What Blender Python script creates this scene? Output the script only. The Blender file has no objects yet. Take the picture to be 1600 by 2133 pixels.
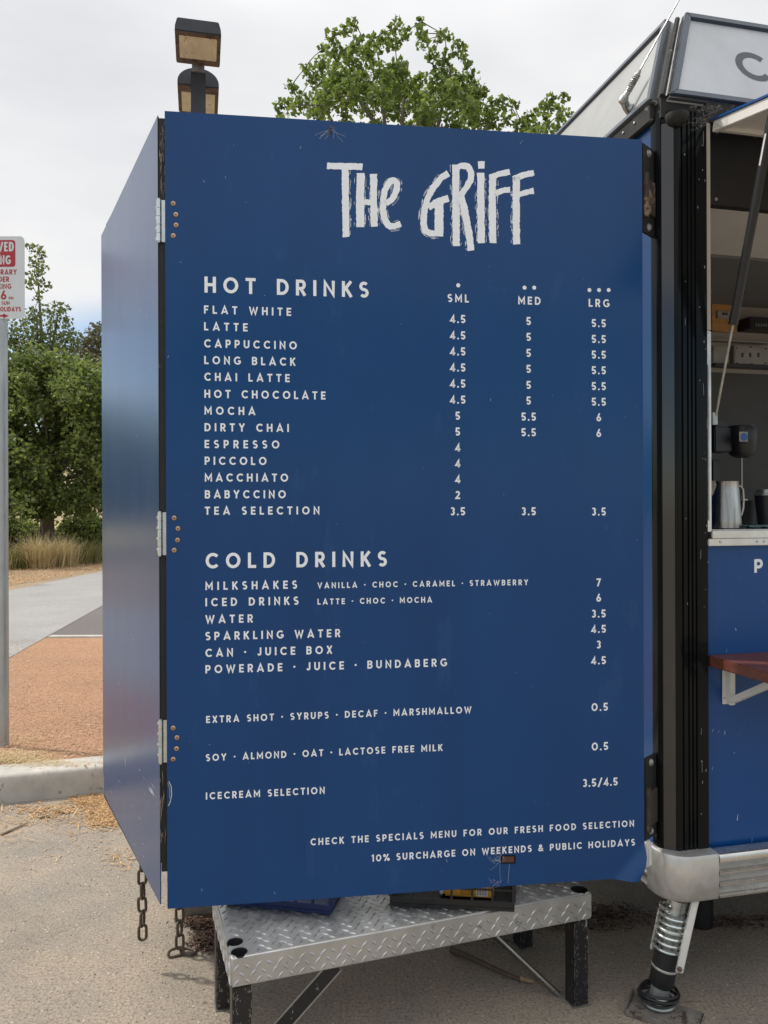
import bpy, bmesh, math, random
from mathutils import Vector, Matrix
R = math.radians
sc = bpy.context.scene
C = sc.collection

# ------------------------------------------------------------------ camera
F = 1665.0          # focal length in photograph pixels (1600 x 2133)
EYE = 1.6
ROLL = 0.0036
cam_data = bpy.data.cameras.new('camera')
cam = bpy.data.objects.new('camera', cam_data)
C.objects.link(cam)
cam_data.sensor_fit = 'VERTICAL'
cam_data.sensor_height = 32.0
cam_data.sensor_width = 24.0
cam_data.lens = F / 2133.0 * 32.0
cam_data.clip_start = 0.05
cam_data.clip_end = 2000
cam.location = (0, 0, EYE)
cam.rotation_euler = (Matrix.Rotation(R(90), 3, 'X') @ Matrix.Rotation(-ROLL, 3, 'Z')).to_euler()
sc.camera = cam

# ------------------------------------------------------------------ sky, sun, exposure
SUN_EL, SUN_AZ = 50.0, 163.0        # azimuth measured from +X, counter-clockwise
sun_dir = Vector((math.cos(R(SUN_EL)) * math.cos(R(SUN_AZ)), math.cos(R(SUN_EL)) * math.sin(R(SUN_AZ)), math.sin(R(SUN_EL))))
world = bpy.data.worlds.new('World')
sc.world = world
world.use_nodes = True
wn, wl = world.node_tree.nodes, world.node_tree.links
wn.clear()
w_out = wn.new('ShaderNodeOutputWorld')
w_bg = wn.new('ShaderNodeBackground')
w_bg.inputs['Strength'].default_value = 0.1
w_sky = wn.new('ShaderNodeTexSky')
w_sky.sky_type = 'NISHITA'
w_sky.sun_disc = False
w_sky.sun_elevation = R(SUN_EL)
w_sky.sun_rotation = R(90 - SUN_AZ)
w_sky.dust_density = 0.6
w_tc = wn.new('ShaderNodeTexCoord')
w_sep = wn.new('ShaderNodeSeparateXYZ')
wl.new(w_tc.outputs['Generated'], w_sep.inputs[0])
w_map = wn.new('ShaderNodeMapping')
w_map.inputs['Scale'].default_value = (1.0, 1.0, 2.6)
w_map.inputs['Location'].default_value = (0.35, 0.1, 0.2)
wl.new(w_tc.outputs['Generated'], w_map.inputs['Vector'])
w_no = wn.new('ShaderNodeTexNoise')
w_no.inputs['Scale'].default_value = 1.7
w_no.inputs['Detail'].default_value = 6
w_no.inputs['Roughness'].default_value = 0.55
wl.new(w_map.outputs[0], w_no.inputs['Vector'])
# cloud cover: nearly closed overhead, breaking up towards the horizon
w_el = wn.new('ShaderNodeMapRange')
w_el.inputs['From Min'].default_value = 0.20
w_el.inputs['From Max'].default_value = 0.36
w_el.inputs['To Min'].default_value = -0.24
w_el.inputs['To Max'].default_value = 0.5
wl.new(w_sep.outputs['Z'], w_el.inputs['Value'])
w_add = wn.new('ShaderNodeMath')
w_add.operation = 'ADD'
wl.new(w_no.outputs['Fac'], w_add.inputs[0])
wl.new(w_el.outputs[0], w_add.inputs[1])
w_cov = wn.new('ShaderNodeMapRange')
w_cov.interpolation_type = 'SMOOTHSTEP'
w_cov.inputs['From Min'].default_value = 0.30
w_cov.inputs['From Max'].default_value = 0.62
wl.new(w_add.outputs[0], w_cov.inputs['Value'])
w_no2 = wn.new('ShaderNodeTexNoise')
w_no2.inputs['Scale'].default_value = 2.3
w_no2.inputs['Detail'].default_value = 4
wl.new(w_map.outputs[0], w_no2.inputs['Vector'])
w_cr = wn.new('ShaderNodeValToRGB')
w_cr.color_ramp.elements[0].position = 0.36
w_cr.color_ramp.elements[0].color = (5.5, 5.6, 5.85, 1)
w_cr.color_ramp.elements[1].position = 0.62
w_cr.color_ramp.elements[1].color = (6.7, 6.7, 6.75, 1)
wl.new(w_no2.outputs['Fac'], w_cr.inputs['Fac'])
w_mix = wn.new('ShaderNodeMix')
w_mix.data_type = 'RGBA'
wl.new(w_cov.outputs[0], w_mix.inputs['Factor'])
wl.new(w_sky.outputs[0], w_mix.inputs['A'])
# an overcast sky is brighter overhead than low down
w_zen = wn.new('ShaderNodeMapRange')
w_zen.inputs['From Min'].default_value = 0.50
w_zen.inputs['From Max'].default_value = 0.95
w_zen.inputs['To Min'].default_value = 1.0
w_zen.inputs['To Max'].default_value = 1.9
wl.new(w_sep.outputs['Z'], w_zen.inputs['Value'])
w_mul = wn.new('ShaderNodeVectorMath')
w_mul.operation = 'SCALE'
wl.new(w_cr.outputs['Color'], w_mul.inputs[0])
wl.new(w_zen.outputs[0], w_mul.inputs['Scale'])
wl.new(w_mul.outputs[0], w_mix.inputs['B'])
wl.new(w_mix.outputs['Result'], w_bg.inputs['Color'])
wl.new(w_bg.outputs[0], w_out.inputs[0])

sun_data = bpy.data.lights.new('sun', 'SUN')
sun_data.energy = 2.4
sun_data.angle = R(3.0)
sun_data.color = (1.0, 0.95, 0.87)
sun = bpy.data.objects.new('sun', sun_data)
C.objects.link(sun)
sun.rotation_euler = sun_dir.to_track_quat('Z', 'Y').to_euler()

sc.view_settings.view_transform = 'Standard'
sc.view_settings.look = 'None'
sc.view_settings.exposure = 0.45
sc.view_settings.gamma = 1.0

# ------------------------------------------------------------------ geometry helpers
def P(px, py, d):
    """photograph pixel + distance along the view -> world point"""
    u, v = px - 800.0, py - 1066.5
    u, v = u - ROLL * v, v + ROLL * u
    return Vector((u / F * d, d, EYE - v / F * d))

def G(px, py, z=0.0):
    """photograph pixel -> point on the level z"""
    u, v = px - 800.0, py - 1066.5
    u, v = u - ROLL * v, v + ROLL * u
    d = (EYE - z) * F / v
    return Vector((u / F * d, d, z))

class Frame:
    def __init__(self, o, ex, ey=None, ez=(0, 0, 1)):
        self.o = Vector(o); self.x = Vector(ex).normalized(); self.z = Vector(ez).normalized()
        self.y = Vector(ey).normalized() if ey is not None else self.z.cross(self.x).normalized()
    def __call__(self, a, b, c):
        return self.o + self.x * a + self.y * b + self.z * c
    def local(self, p):
        q = Vector(p) - self.o
        return q.dot(self.x), q.dot(self.y), q.dot(self.z)
W = Frame((0, 0, 0), (1, 0, 0), (0, 1, 0))

def ray_plane(px, py, o, n):
    p0 = Vector((0, 0, EYE)); d = P(px, py, 1.0) - p0
    t = (Vector(o) - p0).dot(n) / d.dot(n)
    return p0 + d * t

class MB:
    def __init__(self):
        self.v = []; self.f = []; self.m = []
    def add(self, vs, fs, mi=0):
        b = len(self.v)
        self.v += [Vector(p) for p in vs]
        self.f += [[b + i for i in q] for q in fs]
        self.m += [mi] * len(fs)
        return self
    def box(self, fr, x0, x1, y0, y1, z0, z1, mi=0):
        vs = [fr(x, y, z) for z in (z0, z1) for y in (y0, y1) for x in (x0, x1)]
        return self.add(vs, [(0, 2, 3, 1), (4, 5, 7, 6), (0, 1, 5, 4), (2, 6, 7, 3), (0, 4, 6, 2), (1, 3, 7, 5)], mi)
    def prism(self, pts_a, pts_b, mi=0):
        n = len(pts_a)
        fs = [list(range(n))[::-1], list(range(n, 2 * n))]
        fs += [(i, (i + 1) % n, n + (i + 1) % n, n + i) for i in range(n)]
        return self.add(list(pts_a) + list(pts_b), fs, mi)
    def tube(self, pts, r, n=8, closed=False, cap=True, mi=0):
        pts = [Vector(p) for p in pts]; N = len(pts)
        rs = r if isinstance(r, (list, tuple)) else [r] * N
        prev = None; vs = []
        for i, p in enumerate(pts):
            if closed:
                t = pts[(i + 1) % N] - pts[i - 1]
            else:
                t = pts[min(i + 1, N - 1)] - pts[max(i - 1, 0)]
            t = t.normalized() if t.length > 1e-9 else Vector((0, 0, 1))
            if prev is None:
                a = Vector((0, 0, 1)) if abs(t.z) < .9 else Vector((1, 0, 0))
                nrm = t.cross(a).normalized()
            else:
                nrm = (prev - t * prev.dot(t))
                nrm = nrm.normalized() if nrm.length > 1e-6 else t.orthogonal().normalized()
            prev = nrm; bi = t.cross(nrm)
            for k in range(n):
                a = 2 * math.pi * k / n
                vs.append(p + (nrm * math.cos(a) + bi * math.sin(a)) * rs[i])
        fs = []
        for i in range(N if closed else N - 1):
            j = (i + 1) % N
            for k in range(n):
                fs.append((i * n + k, i * n + (k + 1) % n, j * n + (k + 1) % n, j * n + k))
        if cap and not closed:
            fs.append(list(range(n))[::-1]); fs.append([(N - 1) * n + k for k in range(n)])
        return self.add(vs, fs, mi)
    def cyl(self, a, b, r, n=16, r2=None, mi=0):
        return self.tube([a, b], [r, r if r2 is None else r2], n, mi=mi)
    def lathe(self, o, axis, prof, n=24, mi=0, cap=True):
        axis = Vector(axis).normalized(); u = axis.orthogonal().normalized(); w = axis.cross(u); o = Vector(o)
        vs = []
        for (r, h) in prof:
            for k in range(n):
                a = 2 * math.pi * k / n
                vs.append(o + axis * h + (u * math.cos(a) + w * math.sin(a)) * r)
        fs = []
        for i in range(len(prof) - 1):
            for k in range(n):
                fs.append((i * n + k, i * n + (k + 1) % n, (i + 1) * n + (k + 1) % n, (i + 1) * n + k))
        if cap:
            fs.append(list(range(n))[::-1]); fs.append([(len(prof) - 1) * n + k for k in range(n)])
        return self.add(vs, fs, mi)
    def build(self, name, mats, parent=None, smooth=False, bevel=0, fix=True, segs=2):
        org = ORIGIN.get(parent, Vector((0, 0, 0))) if parent is not None else Vector((0, 0, 0))
        me = bpy.data.meshes.new(name)
        me.from_pydata([tuple(p - org) for p in self.v], [], self.f)
        if not isinstance(mats, (list, tuple)): mats = [mats]
        for m in mats: me.materials.append(m)
        me.polygons.foreach_set('material_index', self.m)
        if fix or bevel:
            bm = bmesh.new(); bm.from_mesh(me)
            if fix: bmesh.ops.recalc_face_normals(bm, faces=bm.faces)
            if bevel:
                es = [e for e in bm.edges if len(e.link_faces) == 2 and e.calc_face_angle(0) > R(28)]
                bmesh.ops.bevel(bm, geom=es, offset=bevel, segments=segs, affect='EDGES', clamp_overlap=True)
            bm.to_mesh(me); bm.free()
        if smooth or bevel:
            me.shade_smooth(); me.set_sharp_from_angle(angle=R(38))
        me.update()
        o = bpy.data.objects.new(name, me)
        C.objects.link(o)
        if parent is not None:
            o.parent = parent
            ORIGIN[o] = org
        return o

ORIGIN = {}
def tag(o, label, cat, group=None, kind=None):
    o['label'] = label; o['category'] = cat
    if group: o['group'] = group
    if kind: o['kind'] = kind
    return o
def struct(o):
    o['kind'] = 'structure'; return o
def thing(name, loc, label, cat, group=None):
    o = bpy.data.objects.new(name, None); C.objects.link(o)
    o.empty_display_size = 0.1
    o.location = loc; ORIGIN[o] = Vector(loc)
    return tag(o, label, cat, group)

# ------------------------------------------------------------------ materials
def new_mat(name):
    m = bpy.data.materials.new(name); m.use_nodes = True
    nt = m.node_tree
    return m, nt, nt.nodes['Principled BSDF']

def mat(name, col, rough=0.5, metal=0.0, var=0.12, vscale=6.0, col2=None, bump=0.0, bscale=60.0, spec=0.5,
        spot=None, spot_scale=30.0, spot_thr=0.68, rvar=0.0, stretch=(1, 1, 1), coat=0.0, bdist=0.002):
    m, nt, b = new_mat(name)
    N, Lk = nt.nodes, nt.links
    tc = N.new('ShaderNodeTexCoord'); mp = N.new('ShaderNodeMapping')
    mp.inputs['Scale'].default_value = stretch
    Lk.new(tc.outputs['Object'], mp.inputs['Vector'])
    n1 = N.new('ShaderNodeTexNoise'); n1.inputs['Scale'].default_value = vscale; n1.inputs['Detail'].default_value = 7
    n1.inputs['Roughness'].default_value = 0.6
    Lk.new(mp.outputs[0], n1.inputs['Vector'])
    mr = N.new('ShaderNodeMapRange'); mr.inputs['From Min'].default_value = 0.3; mr.inputs['From Max'].default_value = 0.7
    Lk.new(n1.outputs['Fac'], mr.inputs['Value'])
    mx = N.new('ShaderNodeMix'); mx.data_type = 'RGBA'
    c1 = tuple(c * (1 - var) for c in col); c2 = col2 if col2 else tuple(min(1, c * (1 + var)) for c in col)
    mx.inputs['A'].default_value = (*c1, 1); mx.inputs['B'].default_value = (*c2, 1)
    Lk.new(mr.outputs[0], mx.inputs['Factor'])
    out = mx.outputs['Result']
    if spot:
        n2 = N.new('ShaderNodeTexNoise'); n2.inputs['Scale'].default_value = spot_scale; n2.inputs['Detail'].default_value = 5
        n2.inputs['Roughness'].default_value = 0.7
        Lk.new(mp.outputs[0], n2.inputs['Vector'])
        m2 = N.new('ShaderNodeMapRange'); m2.inputs['From Min'].default_value = spot_thr; m2.inputs['From Max'].default_value = spot_thr + 0.06
        Lk.new(n2.outputs['Fac'], m2.inputs['Value'])
        x2 = N.new('ShaderNodeMix'); x2.data_type = 'RGBA'
        Lk.new(m2.outputs[0], x2.inputs['Factor']); Lk.new(out, x2.inputs['A']); x2.inputs['B'].default_value = (*spot, 1)
        out = x2.outputs['Result']
    Lk.new(out, b.inputs['Base Color'])
    b.inputs['Metallic'].default_value = metal
    b.inputs['Roughness'].default_value = rough
    b.inputs['Specular IOR Level'].default_value = spec
    if coat: b.inputs['Coat Weight'].default_value = coat; b.inputs['Coat Roughness'].default_value = 0.08
    if rvar:
        n4 = N.new('ShaderNodeTexNoise'); n4.inputs['Scale'].default_value = vscale * 2.3; n4.inputs['Detail'].default_value = 6
        Lk.new(mp.outputs[0], n4.inputs['Vector'])
        m4 = N.new('ShaderNodeMapRange'); m4.inputs['From Min'].default_value = .3; m4.inputs['From Max'].default_value = .7
        m4.inputs['To Min'].default_value = max(0.02, rough - rvar); m4.inputs['To Max'].default_value = min(1, rough + rvar)
        Lk.new(n4.outputs['Fac'], m4.inputs['Value']); Lk.new(m4.outputs[0], b.inputs['Roughness'])
    if bump:
        n3 = N.new('ShaderNodeTexNoise'); n3.inputs['Scale'].default_value = bscale; n3.inputs['Detail'].default_value = 5
        Lk.new(mp.outputs[0], n3.inputs['Vector'])
        bp = N.new('ShaderNodeBump'); bp.inputs['Strength'].default_value = bump; bp.inputs['Distance'].default_value = bdist
        Lk.new(n3.outputs['Fac'], bp.inputs['Height']); Lk.new(bp.outputs[0], b.inputs['Normal'])
    return m

def leaf_mat(name, ca, cb, transl=0.3):
    m, nt, b = new_mat(name)
    N, Lk = nt.nodes, nt.links
    ge = N.new('ShaderNodeNewGeometry')
    mx = N.new('ShaderNodeMix'); mx.data_type = 'RGBA'
    mx.inputs['A'].default_value = (*ca, 1); mx.inputs['B'].default_value = (*cb, 1)
    Lk.new(ge.outputs['Random Per Island'], mx.inputs['Factor'])
    Lk.new(mx.outputs['Result'], b.inputs['Base Color'])
    b.inputs['Roughness'].default_value = 0.5
    b.inputs['Specular IOR Level'].default_value = 0.35
    tr = N.new('ShaderNodeBsdfTranslucent')
    hs = N.new('ShaderNodeHueSaturation'); hs.inputs['Value'].default_value = 1.5; hs.inputs['Saturation'].default_value = 1.1
    Lk.new(mx.outputs['Result'], hs.inputs['Color']); Lk.new(hs.outputs[0], tr.inputs['Color'])
    ms = N.new('ShaderNodeMixShader'); ms.inputs['Fac'].default_value = transl
    Lk.new(b.outputs[0], ms.inputs[1]); Lk.new(tr.outputs[0], ms.inputs[2])
    Lk.new(ms.outputs[0], N['Material Output'].inputs['Surface'])
    return m

def ground_mat(name, ca, cb, cc, big=1.2, fine=260.0, peb=None, bump=0.5, peb_scale=70.0, bscale=None, streak=(1, 1, 1), bdist=0.004, stain=None):
    """loose or worn ground: broad patches of two tones, a third tone as a fine grain, pale pebbles"""
    m, nt, b = new_mat(name)
    N, Lk = nt.nodes, nt.links
    tc = N.new('ShaderNodeTexCoord'); mp = N.new('ShaderNodeMapping'); mp.inputs['Scale'].default_value = streak
    Lk.new(tc.outputs['Object'], mp.inputs['Vector'])
    def noise(s, d=6, r=.6):
        n = N.new('ShaderNodeTexNoise'); n.inputs['Scale'].default_value = s; n.inputs['Detail'].default_value = d
        n.inputs['Roughness'].default_value = r; Lk.new(mp.outputs[0], n.inputs['Vector']); return n.outputs['Fac']
    def rng(s, a, bb, lo=0., hi=1.):
        n = N.new('ShaderNodeMapRange'); n.inputs['From Min'].default_value = a; n.inputs['From Max'].default_value = bb
        n.inputs['To Min'].default_value = lo; n.inputs['To Max'].default_value = hi
        Lk.new(s, n.inputs['Value']); return n.outputs[0]
    def mix(f, a, bb):
        n = N.new('ShaderNodeMix'); n.data_type = 'RGBA'; Lk.new(f, n.inputs['Factor'])
        for s, i in ((a, 'A'), (bb, 'B')):
            if isinstance(s, tuple): n.inputs[i].default_value = (*s, 1)
            else: Lk.new(s, n.inputs[i])
        return n.outputs['Result']
    c = mix(rng(noise(big, 8, .65), .36, .64), ca, cb)
    fn = noise(fine, 3, .7)
    c = mix(rng(fn, .45, .68, 0, .8), c, cc)
    c = mix(rng(noise(fine * .22, 4, .7), .56, .75, 0, .55), c, cc)
    if peb:
        vo = N.new('ShaderNodeTexVoronoi'); vo.inputs['Scale'].default_value = peb_scale; Lk.new(mp.outputs[0], vo.inputs['Vector'])
        sz = N.new('ShaderNodeMath'); sz.operation = 'ADD'
        Lk.new(vo.outputs['Distance'], sz.inputs[0])
        sep = N.new('ShaderNodeSeparateColor'); Lk.new(vo.outputs['Color'], sep.inputs[0])
        Lk.new(rng(sep.outputs[0], .55, 1., 1., 0.), sz.inputs[1])
        c = mix(rng(sz.outputs[0], .32, .40, .8, 0.), c, peb)
    if stain:
        c = mix(rng(noise(.8, 5, .55), .60, .70, 0, .55), c, stain)
        c = mix(rng(noise(3.1, 6, .7), .64, .72, 0, .6), c, stain)
    Lk.new(c, b.inputs['Base Color'])
    b.inputs['Roughness'].default_value = 0.92
    b.inputs['Specular IOR Level'].default_value = 0.2
    h = N.new('ShaderNodeMath'); h.operation = 'ADD'
    Lk.new(fn, h.inputs[0]); Lk.new(noise(bscale or fine * .3, 5, .65), h.inputs[1])
    bp = N.new('ShaderNodeBump'); bp.inputs['Strength'].default_value = bump; bp.inputs['Distance'].default_value = bdist
    Lk.new(h.outputs[0], bp.inputs['Height']); Lk.new(bp.outputs[0], b.inputs['Normal'])
    return m

M = {}
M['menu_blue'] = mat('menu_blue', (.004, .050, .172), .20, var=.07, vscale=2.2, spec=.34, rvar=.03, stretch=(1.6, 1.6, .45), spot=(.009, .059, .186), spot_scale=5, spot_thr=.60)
M['side_blue_dimmed'] = mat('side_blue_dimmed', (.008, .040, .130), .23, var=.10, vscale=2.2, spec=.42, rvar=.012, stretch=(1.6, 1.6, .45))  # same paint as menu_blue, darkened where sun made the leaf too blue
M['trailer_blue'] = mat('trailer_blue', (.005, .062, .225), .32, var=.06, vscale=3, spec=.4, rvar=.06)
M['sheet_edge'] = mat('sheet_edge', (.30, .33, .38), .45, metal=.3)
M['black_core'] = mat('black_core', (.010, .010, .011), .6, var=.4, vscale=30, spot=(.10, .07, .05), spot_scale=25, spot_thr=.66, bump=.5, bscale=90)
M['black_gloss'] = mat('black_gloss', (.007, .008, .009), .12, var=.3, vscale=8, spec=.15, spot=(.07, .07, .075), spot_scale=120, spot_thr=.76, rvar=.07, stretch=(1, 1, .35))
M['black_mirror'] = mat('black_mirror', (.012, .012, .014), .10, var=.2, vscale=9, spec=.9, coat=0, rvar=.03, stretch=(1, 1, .3))
M['grey_box'] = mat('grey_box', (.30, .285, .26), .5, var=.15, vscale=14)
M['black_matt'] = mat('black_matt', (.014, .014, .015), .6, var=.3, vscale=14, spot=(.07, .06, .05), spot_scale=60, spot_thr=.7)
M['black_chipped'] = mat('black_chipped', (.011, .011, .013), .4, var=.3, vscale=14, spot=(.42, .42, .42), spot_scale=60, spot_thr=.625, stretch=(1, 1, .4))
M['lettering'] = mat('lettering', (.84, .87, .91), .45, var=.04, vscale=30, spec=.4)
M['zinc'] = mat('zinc', (.62, .66, .66), .30, metal=.9, var=.12, vscale=40, rvar=.1)
M['brass'] = mat('brass', (.55, .36, .22), .38, metal=.85, var=.2, vscale=60, spot=(.2, .1, .06), spot_scale=120, spot_thr=.6)
M['screw_dark'] = mat('screw_dark', (.10, .05, .03), .6)
M['bolt'] = mat('bolt', (.50, .51, .50), .35, metal=.8, var=.15, vscale=50)
M['alu'] = mat('alu', (.72, .71, .69), .34, metal=.8, var=.12, vscale=9, rvar=.12, bump=.06, bscale=200, spot=(.40, .38, .35), spot_scale=45, spot_thr=.67)
M['alu_rail'] = mat('alu_rail', (.66, .655, .64), .24, metal=.92, var=.10, vscale=9, rvar=.08, spot=(.40, .38, .35), spot_scale=45, spot_thr=.68)
M['alu_cast'] = mat('alu_cast', (.56, .55, .53), .42, metal=.7, var=.16, vscale=12, rvar=.14, bump=.2, bscale=120, spot=(.85, .85, .85), spot_scale=70, spot_thr=.69)
M['plate'] = mat('plate', (.50, .50, .49), .40, metal=.72, var=.16, vscale=7, rvar=.12, bump=.08, bscale=180, spot=(.24, .23, .21), spot_scale=16, spot_thr=.62)
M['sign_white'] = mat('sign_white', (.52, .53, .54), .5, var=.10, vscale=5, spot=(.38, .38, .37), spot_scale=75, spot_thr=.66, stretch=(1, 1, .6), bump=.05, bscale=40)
M['side_sign_dimmed'] = mat('side_sign_dimmed', (.30, .305, .30), .5, var=.12, vscale=5, spot=(.20, .20, .195), spot_scale=60, spot_thr=.64, stretch=(1, 1, .6), bump=.05, bscale=40)  # darker copy of sign_white, offsetting the sun on the side face
M['sign_frame'] = mat('sign_frame', (.060, .075, .095), .4, metal=.3, var=.15, vscale=10)
M['sign_letter'] = mat('sign_letter', (.055, .057, .065), .5, var=.06)
M['grime'] = mat('grime', (.018, .017, .016), .8, var=.5, vscale=20, spot=(.13, .12, .11), spot_scale=35, spot_thr=.60, bump=.6, bscale=60)
M['cream'] = mat('cream', (.50, .46, .40), .5, var=.10, vscale=10, spot=(.20, .16, .12), spot_scale=30, spot_thr=.70, stretch=(1, 1, .4))
M['offwhite'] = mat('offwhite', (.68, .66, .62), .45, var=.06, vscale=6, spot=(.35, .31, .27), spot_scale=40, spot_thr=.72)
M['interior_shade'] = mat('interior_shade', (.050, .044, .038), .5, var=.25, vscale=5)  # shade of the lower rear wall, put into the colour
M['ceiling'] = mat('ceiling', (.84, .79, .70), .5, var=.05, vscale=4)
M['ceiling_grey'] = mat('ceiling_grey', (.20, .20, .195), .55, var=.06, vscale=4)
M['timber_board'] = mat('timber_board', (.50, .25, .075), .55, var=.2, vscale=9, stretch=(.5, 1, 6))
M['shelf_wood'] = mat('shelf_wood', (.125, .040, .028), .42, var=.30, vscale=10, stretch=(1, 9, 9), spot=(.40, .30, .25), spot_scale=60, spot_thr=.74, bump=.15, bscale=60)
M['white_paint'] = mat('white_paint', (.70, .69, .66), .4, var=.06, vscale=20, spot=(.32, .28, .24), spot_scale=60, spot_thr=.70)
M['steel'] = mat('steel', (.40, .385, .37), .30, metal=1.0, var=.5, vscale=60, rvar=.05, stretch=(1, 1, .04), bump=.5, bscale=45)  # vertical tone streaks stand in for reflections on the metal
M['steel_dull'] = mat('steel_dull', (.36, .36, .345), .33, metal=.85, var=.2, vscale=20, rvar=.1, spot=(.18, .13, .09), spot_scale=60, spot_thr=.66)
M['rust_chain'] = mat('rust_chain', (.105, .082, .062), .6, metal=.45, var=.35, vscale=70, spot=(.19, .10, .05), spot_scale=80, spot_thr=.62, bump=.3, bscale=200)
M['plastic_black'] = mat('plastic_black', (.013, .013, .015), .38, var=.2, vscale=20)
M['plastic_blue'] = mat('plastic_blue', (.007, .022, .10), .4, var=.2, vscale=20)
M['yellow_pack'] = mat('yellow_pack', (.62, .30, .025), .45, var=.12, vscale=18)
M['paper'] = mat('paper', (.70, .69, .70), .6, var=.05)
M['print_dark'] = mat('print_dark', (.05, .04, .05), .6)
M['galv'] = mat('galv', (.40, .42, .43), .45, metal=.6, var=.16, vscale=12, rvar=.1, stretch=(1, 1, .3))
M['sign_face'] = mat('sign_face', (.62, .65, .66), .45, var=.04, vscale=8)
M['sign_red'] = mat('sign_red', (.40, .022, .035), .45, var=.08, vscale=15)
M['lamp_dark'] = mat('lamp_dark', (.030, .034, .045), .5, var=.2, vscale=9)
M['lamp_rust'] = mat('lamp_rust', (.12, .075, .055), .65, var=.35, vscale=12, spot=(.045, .028, .02), spot_scale=14, spot_thr=.52)
M['lamp_lens'] = mat('lamp_lens', (.62, .54, .40), .35, var=.15, vscale=7, spot=(.15, .09, .045), spot_scale=9, spot_thr=.60, stretch=(2.5, 1, .6))
M['concrete'] = mat('concrete', (.44, .415, .37), .85, var=.20, vscale=6, bump=.35, bscale=110, spot=(.25, .23, .20), spot_scale=26, spot_thr=.60, spec=.2)
M['timber_grey'] = mat('timber_grey', (.20, .165, .13), .8, var=.25, vscale=10, stretch=(1, 6, 6), bump=.3, bscale=50)
M['bark'] = mat('bark', (.105, .085, .065), .9, var=.35, vscale=16, stretch=(1, 1, .3), bump=.6, bscale=25, bdist=.01)
M['twig'] = mat('twig', (.30, .22, .13), .85, var=.3, vscale=20)
M['twig_dark'] = mat('twig_dark', (.085, .06, .045), .9, var=.3, vscale=30)
M['cable'] = mat('cable', (.010, .010, .011), .5)
M['glass_blue'] = mat('sticker_blue', (.02, .10, .34), .4)
M['cloth'] = mat('cloth', (.10, .17, .19), .9, var=.2, vscale=30)
M['web'] = mat('web', (.55, .57, .60), .8)
M['dirt_fluff'] = mat('dirt_fluff', (.20, .15, .12), .95, var=.4, vscale=60)
M['pink_brown'] = mat('pink_brown', (.10, .035, .025), .6)

M['asphalt'] = ground_mat('asphalt', (.385, .315, .240), (.268, .240, .205), (.135, .112, .088), big=1.9, fine=100, peb=(.50, .46, .40), bump=1.0, peb_scale=85, bscale=45, stain=(.125, .112, .10))
M['gravel'] = ground_mat('gravel', (.48, .28, .17), (.40, .238, .145), (.20, .115, .072), big=1.1, fine=120, peb=(.62, .45, .33), bump=.8, peb_scale=26, streak=(.7, 1.3, 1), bdist=.012)
M['path'] = ground_mat('path', (.345, .335, .320), (.295, .285, .275), (.21, .20, .195), big=.9, fine=70, peb=(.45, .44, .42), bump=.4, peb_scale=30, stain=(.20, .185, .17))
M['path_brown'] = ground_mat('path_brown', (.175, .155, .145), (.15, .135, .128), (.10, .09, .085), big=.8, fine=60, bump=.4)
M['mulch'] = ground_mat('mulch', (.40, .31, .21), (.32, .24, .16), (.18, .125, .08), big=2.0, fine=26, peb=(.50, .42, .30), bump=1.0, peb_scale=9, bdist=.03)
M['field'] = ground_mat('field', (.45, .36, .19), (.36, .31, .15), (.24, .20, .09), big=.25, fine=9, bump=.8, bdist=.05)
M['hill'] = ground_mat('hill', (.36, .27, .17), (.25, .22, .12), (.15, .14, .07), big=.03, fine=.35, bump=.6, bdist=.5)
M['chip'] = leaf_mat('chip', (.34, .18, .07), (.66, .44, .22), .05)
M['straw'] = leaf_mat('straw', (.50, .40, .22), (.66, .55, .32), .2)
M['straw_green'] = leaf_mat('straw_green', (.14, .17, .045), (.42, .36, .17), .3)
M['mulch_dark'] = leaf_mat('mulch_dark', (.06, .033, .02), (.16, .09, .055), .0)
M['stone'] = leaf_mat('stone', (.14, .12, .10), (.40, .355, .30), .0)
M['leaf_maple'] = leaf_mat('leaf_maple', (.080, .120, .028), (.205, .260, .070), .40)
M['leaf_dark'] = leaf_mat('leaf_dark', (.055, .085, .022), (.215, .255, .075), .40)
M['leaf_slim'] = leaf_mat('leaf_slim', (.065, .095, .034), (.190, .215, .085), .36)
M['leaf_gum'] = leaf_mat('leaf_gum', (.085, .080, .045), (.13, .13, .065), .25)

rnd = random.Random(11)

# ------------------------------------------------------------------ ground and paths
kA, kB = G(0, 1673), G(212, 1651)
kdir = (kB - kA); kdir.z = 0; kdir.normalize()
knor = Vector((-kdir.y, kdir.x, 0))                 # away from the car park
K = Frame(kA, kdir, knor)
VER = 0.15
def flat(name, pts, m, z):
    b = MB(); b.add([Vector((p[0], p[1], z)) for p in pts], [list(range(len(pts)))])
    return struct(b.build(name, m, fix=False))
def kp(a, b): q = K(a, b, 0); return (q.x, q.y)
flat('car_park', [kp(-400, .02), kp(-400, -500), kp(400, -500), kp(400, .02)], M['asphalt'], 0)
flat('field', [kp(-900, .2), kp(900, .2), kp(900, 1100), kp(-900, 1100)], M['field'], VER - .008)
e0, e1 = G(10, 1375, VER), G(212, 1262, VER)        # near edge of the grey path
f0, f1 = G(10, 1232, VER), G(212, 1190, VER)        # far edge
def on_line(p, q, y): t = (y - p.y) / (q.y - p.y); return (p.x + (q.x - p.x) * t, y)
st_y = G(150, 1328, VER).y
def on_kerb(p, q, off):
    d = q - p; t = (off - (p - kA).dot(knor)) / d.dot(knor)
    return (p.x + d.x * t, p.y + d.y * t)
flat('gravel_bed', [on_kerb(e0, e1, .17), kp(8.5, .17), (6.5, st_y), on_line(e0, e1, st_y)], M['gravel'], VER - .004)
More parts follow.
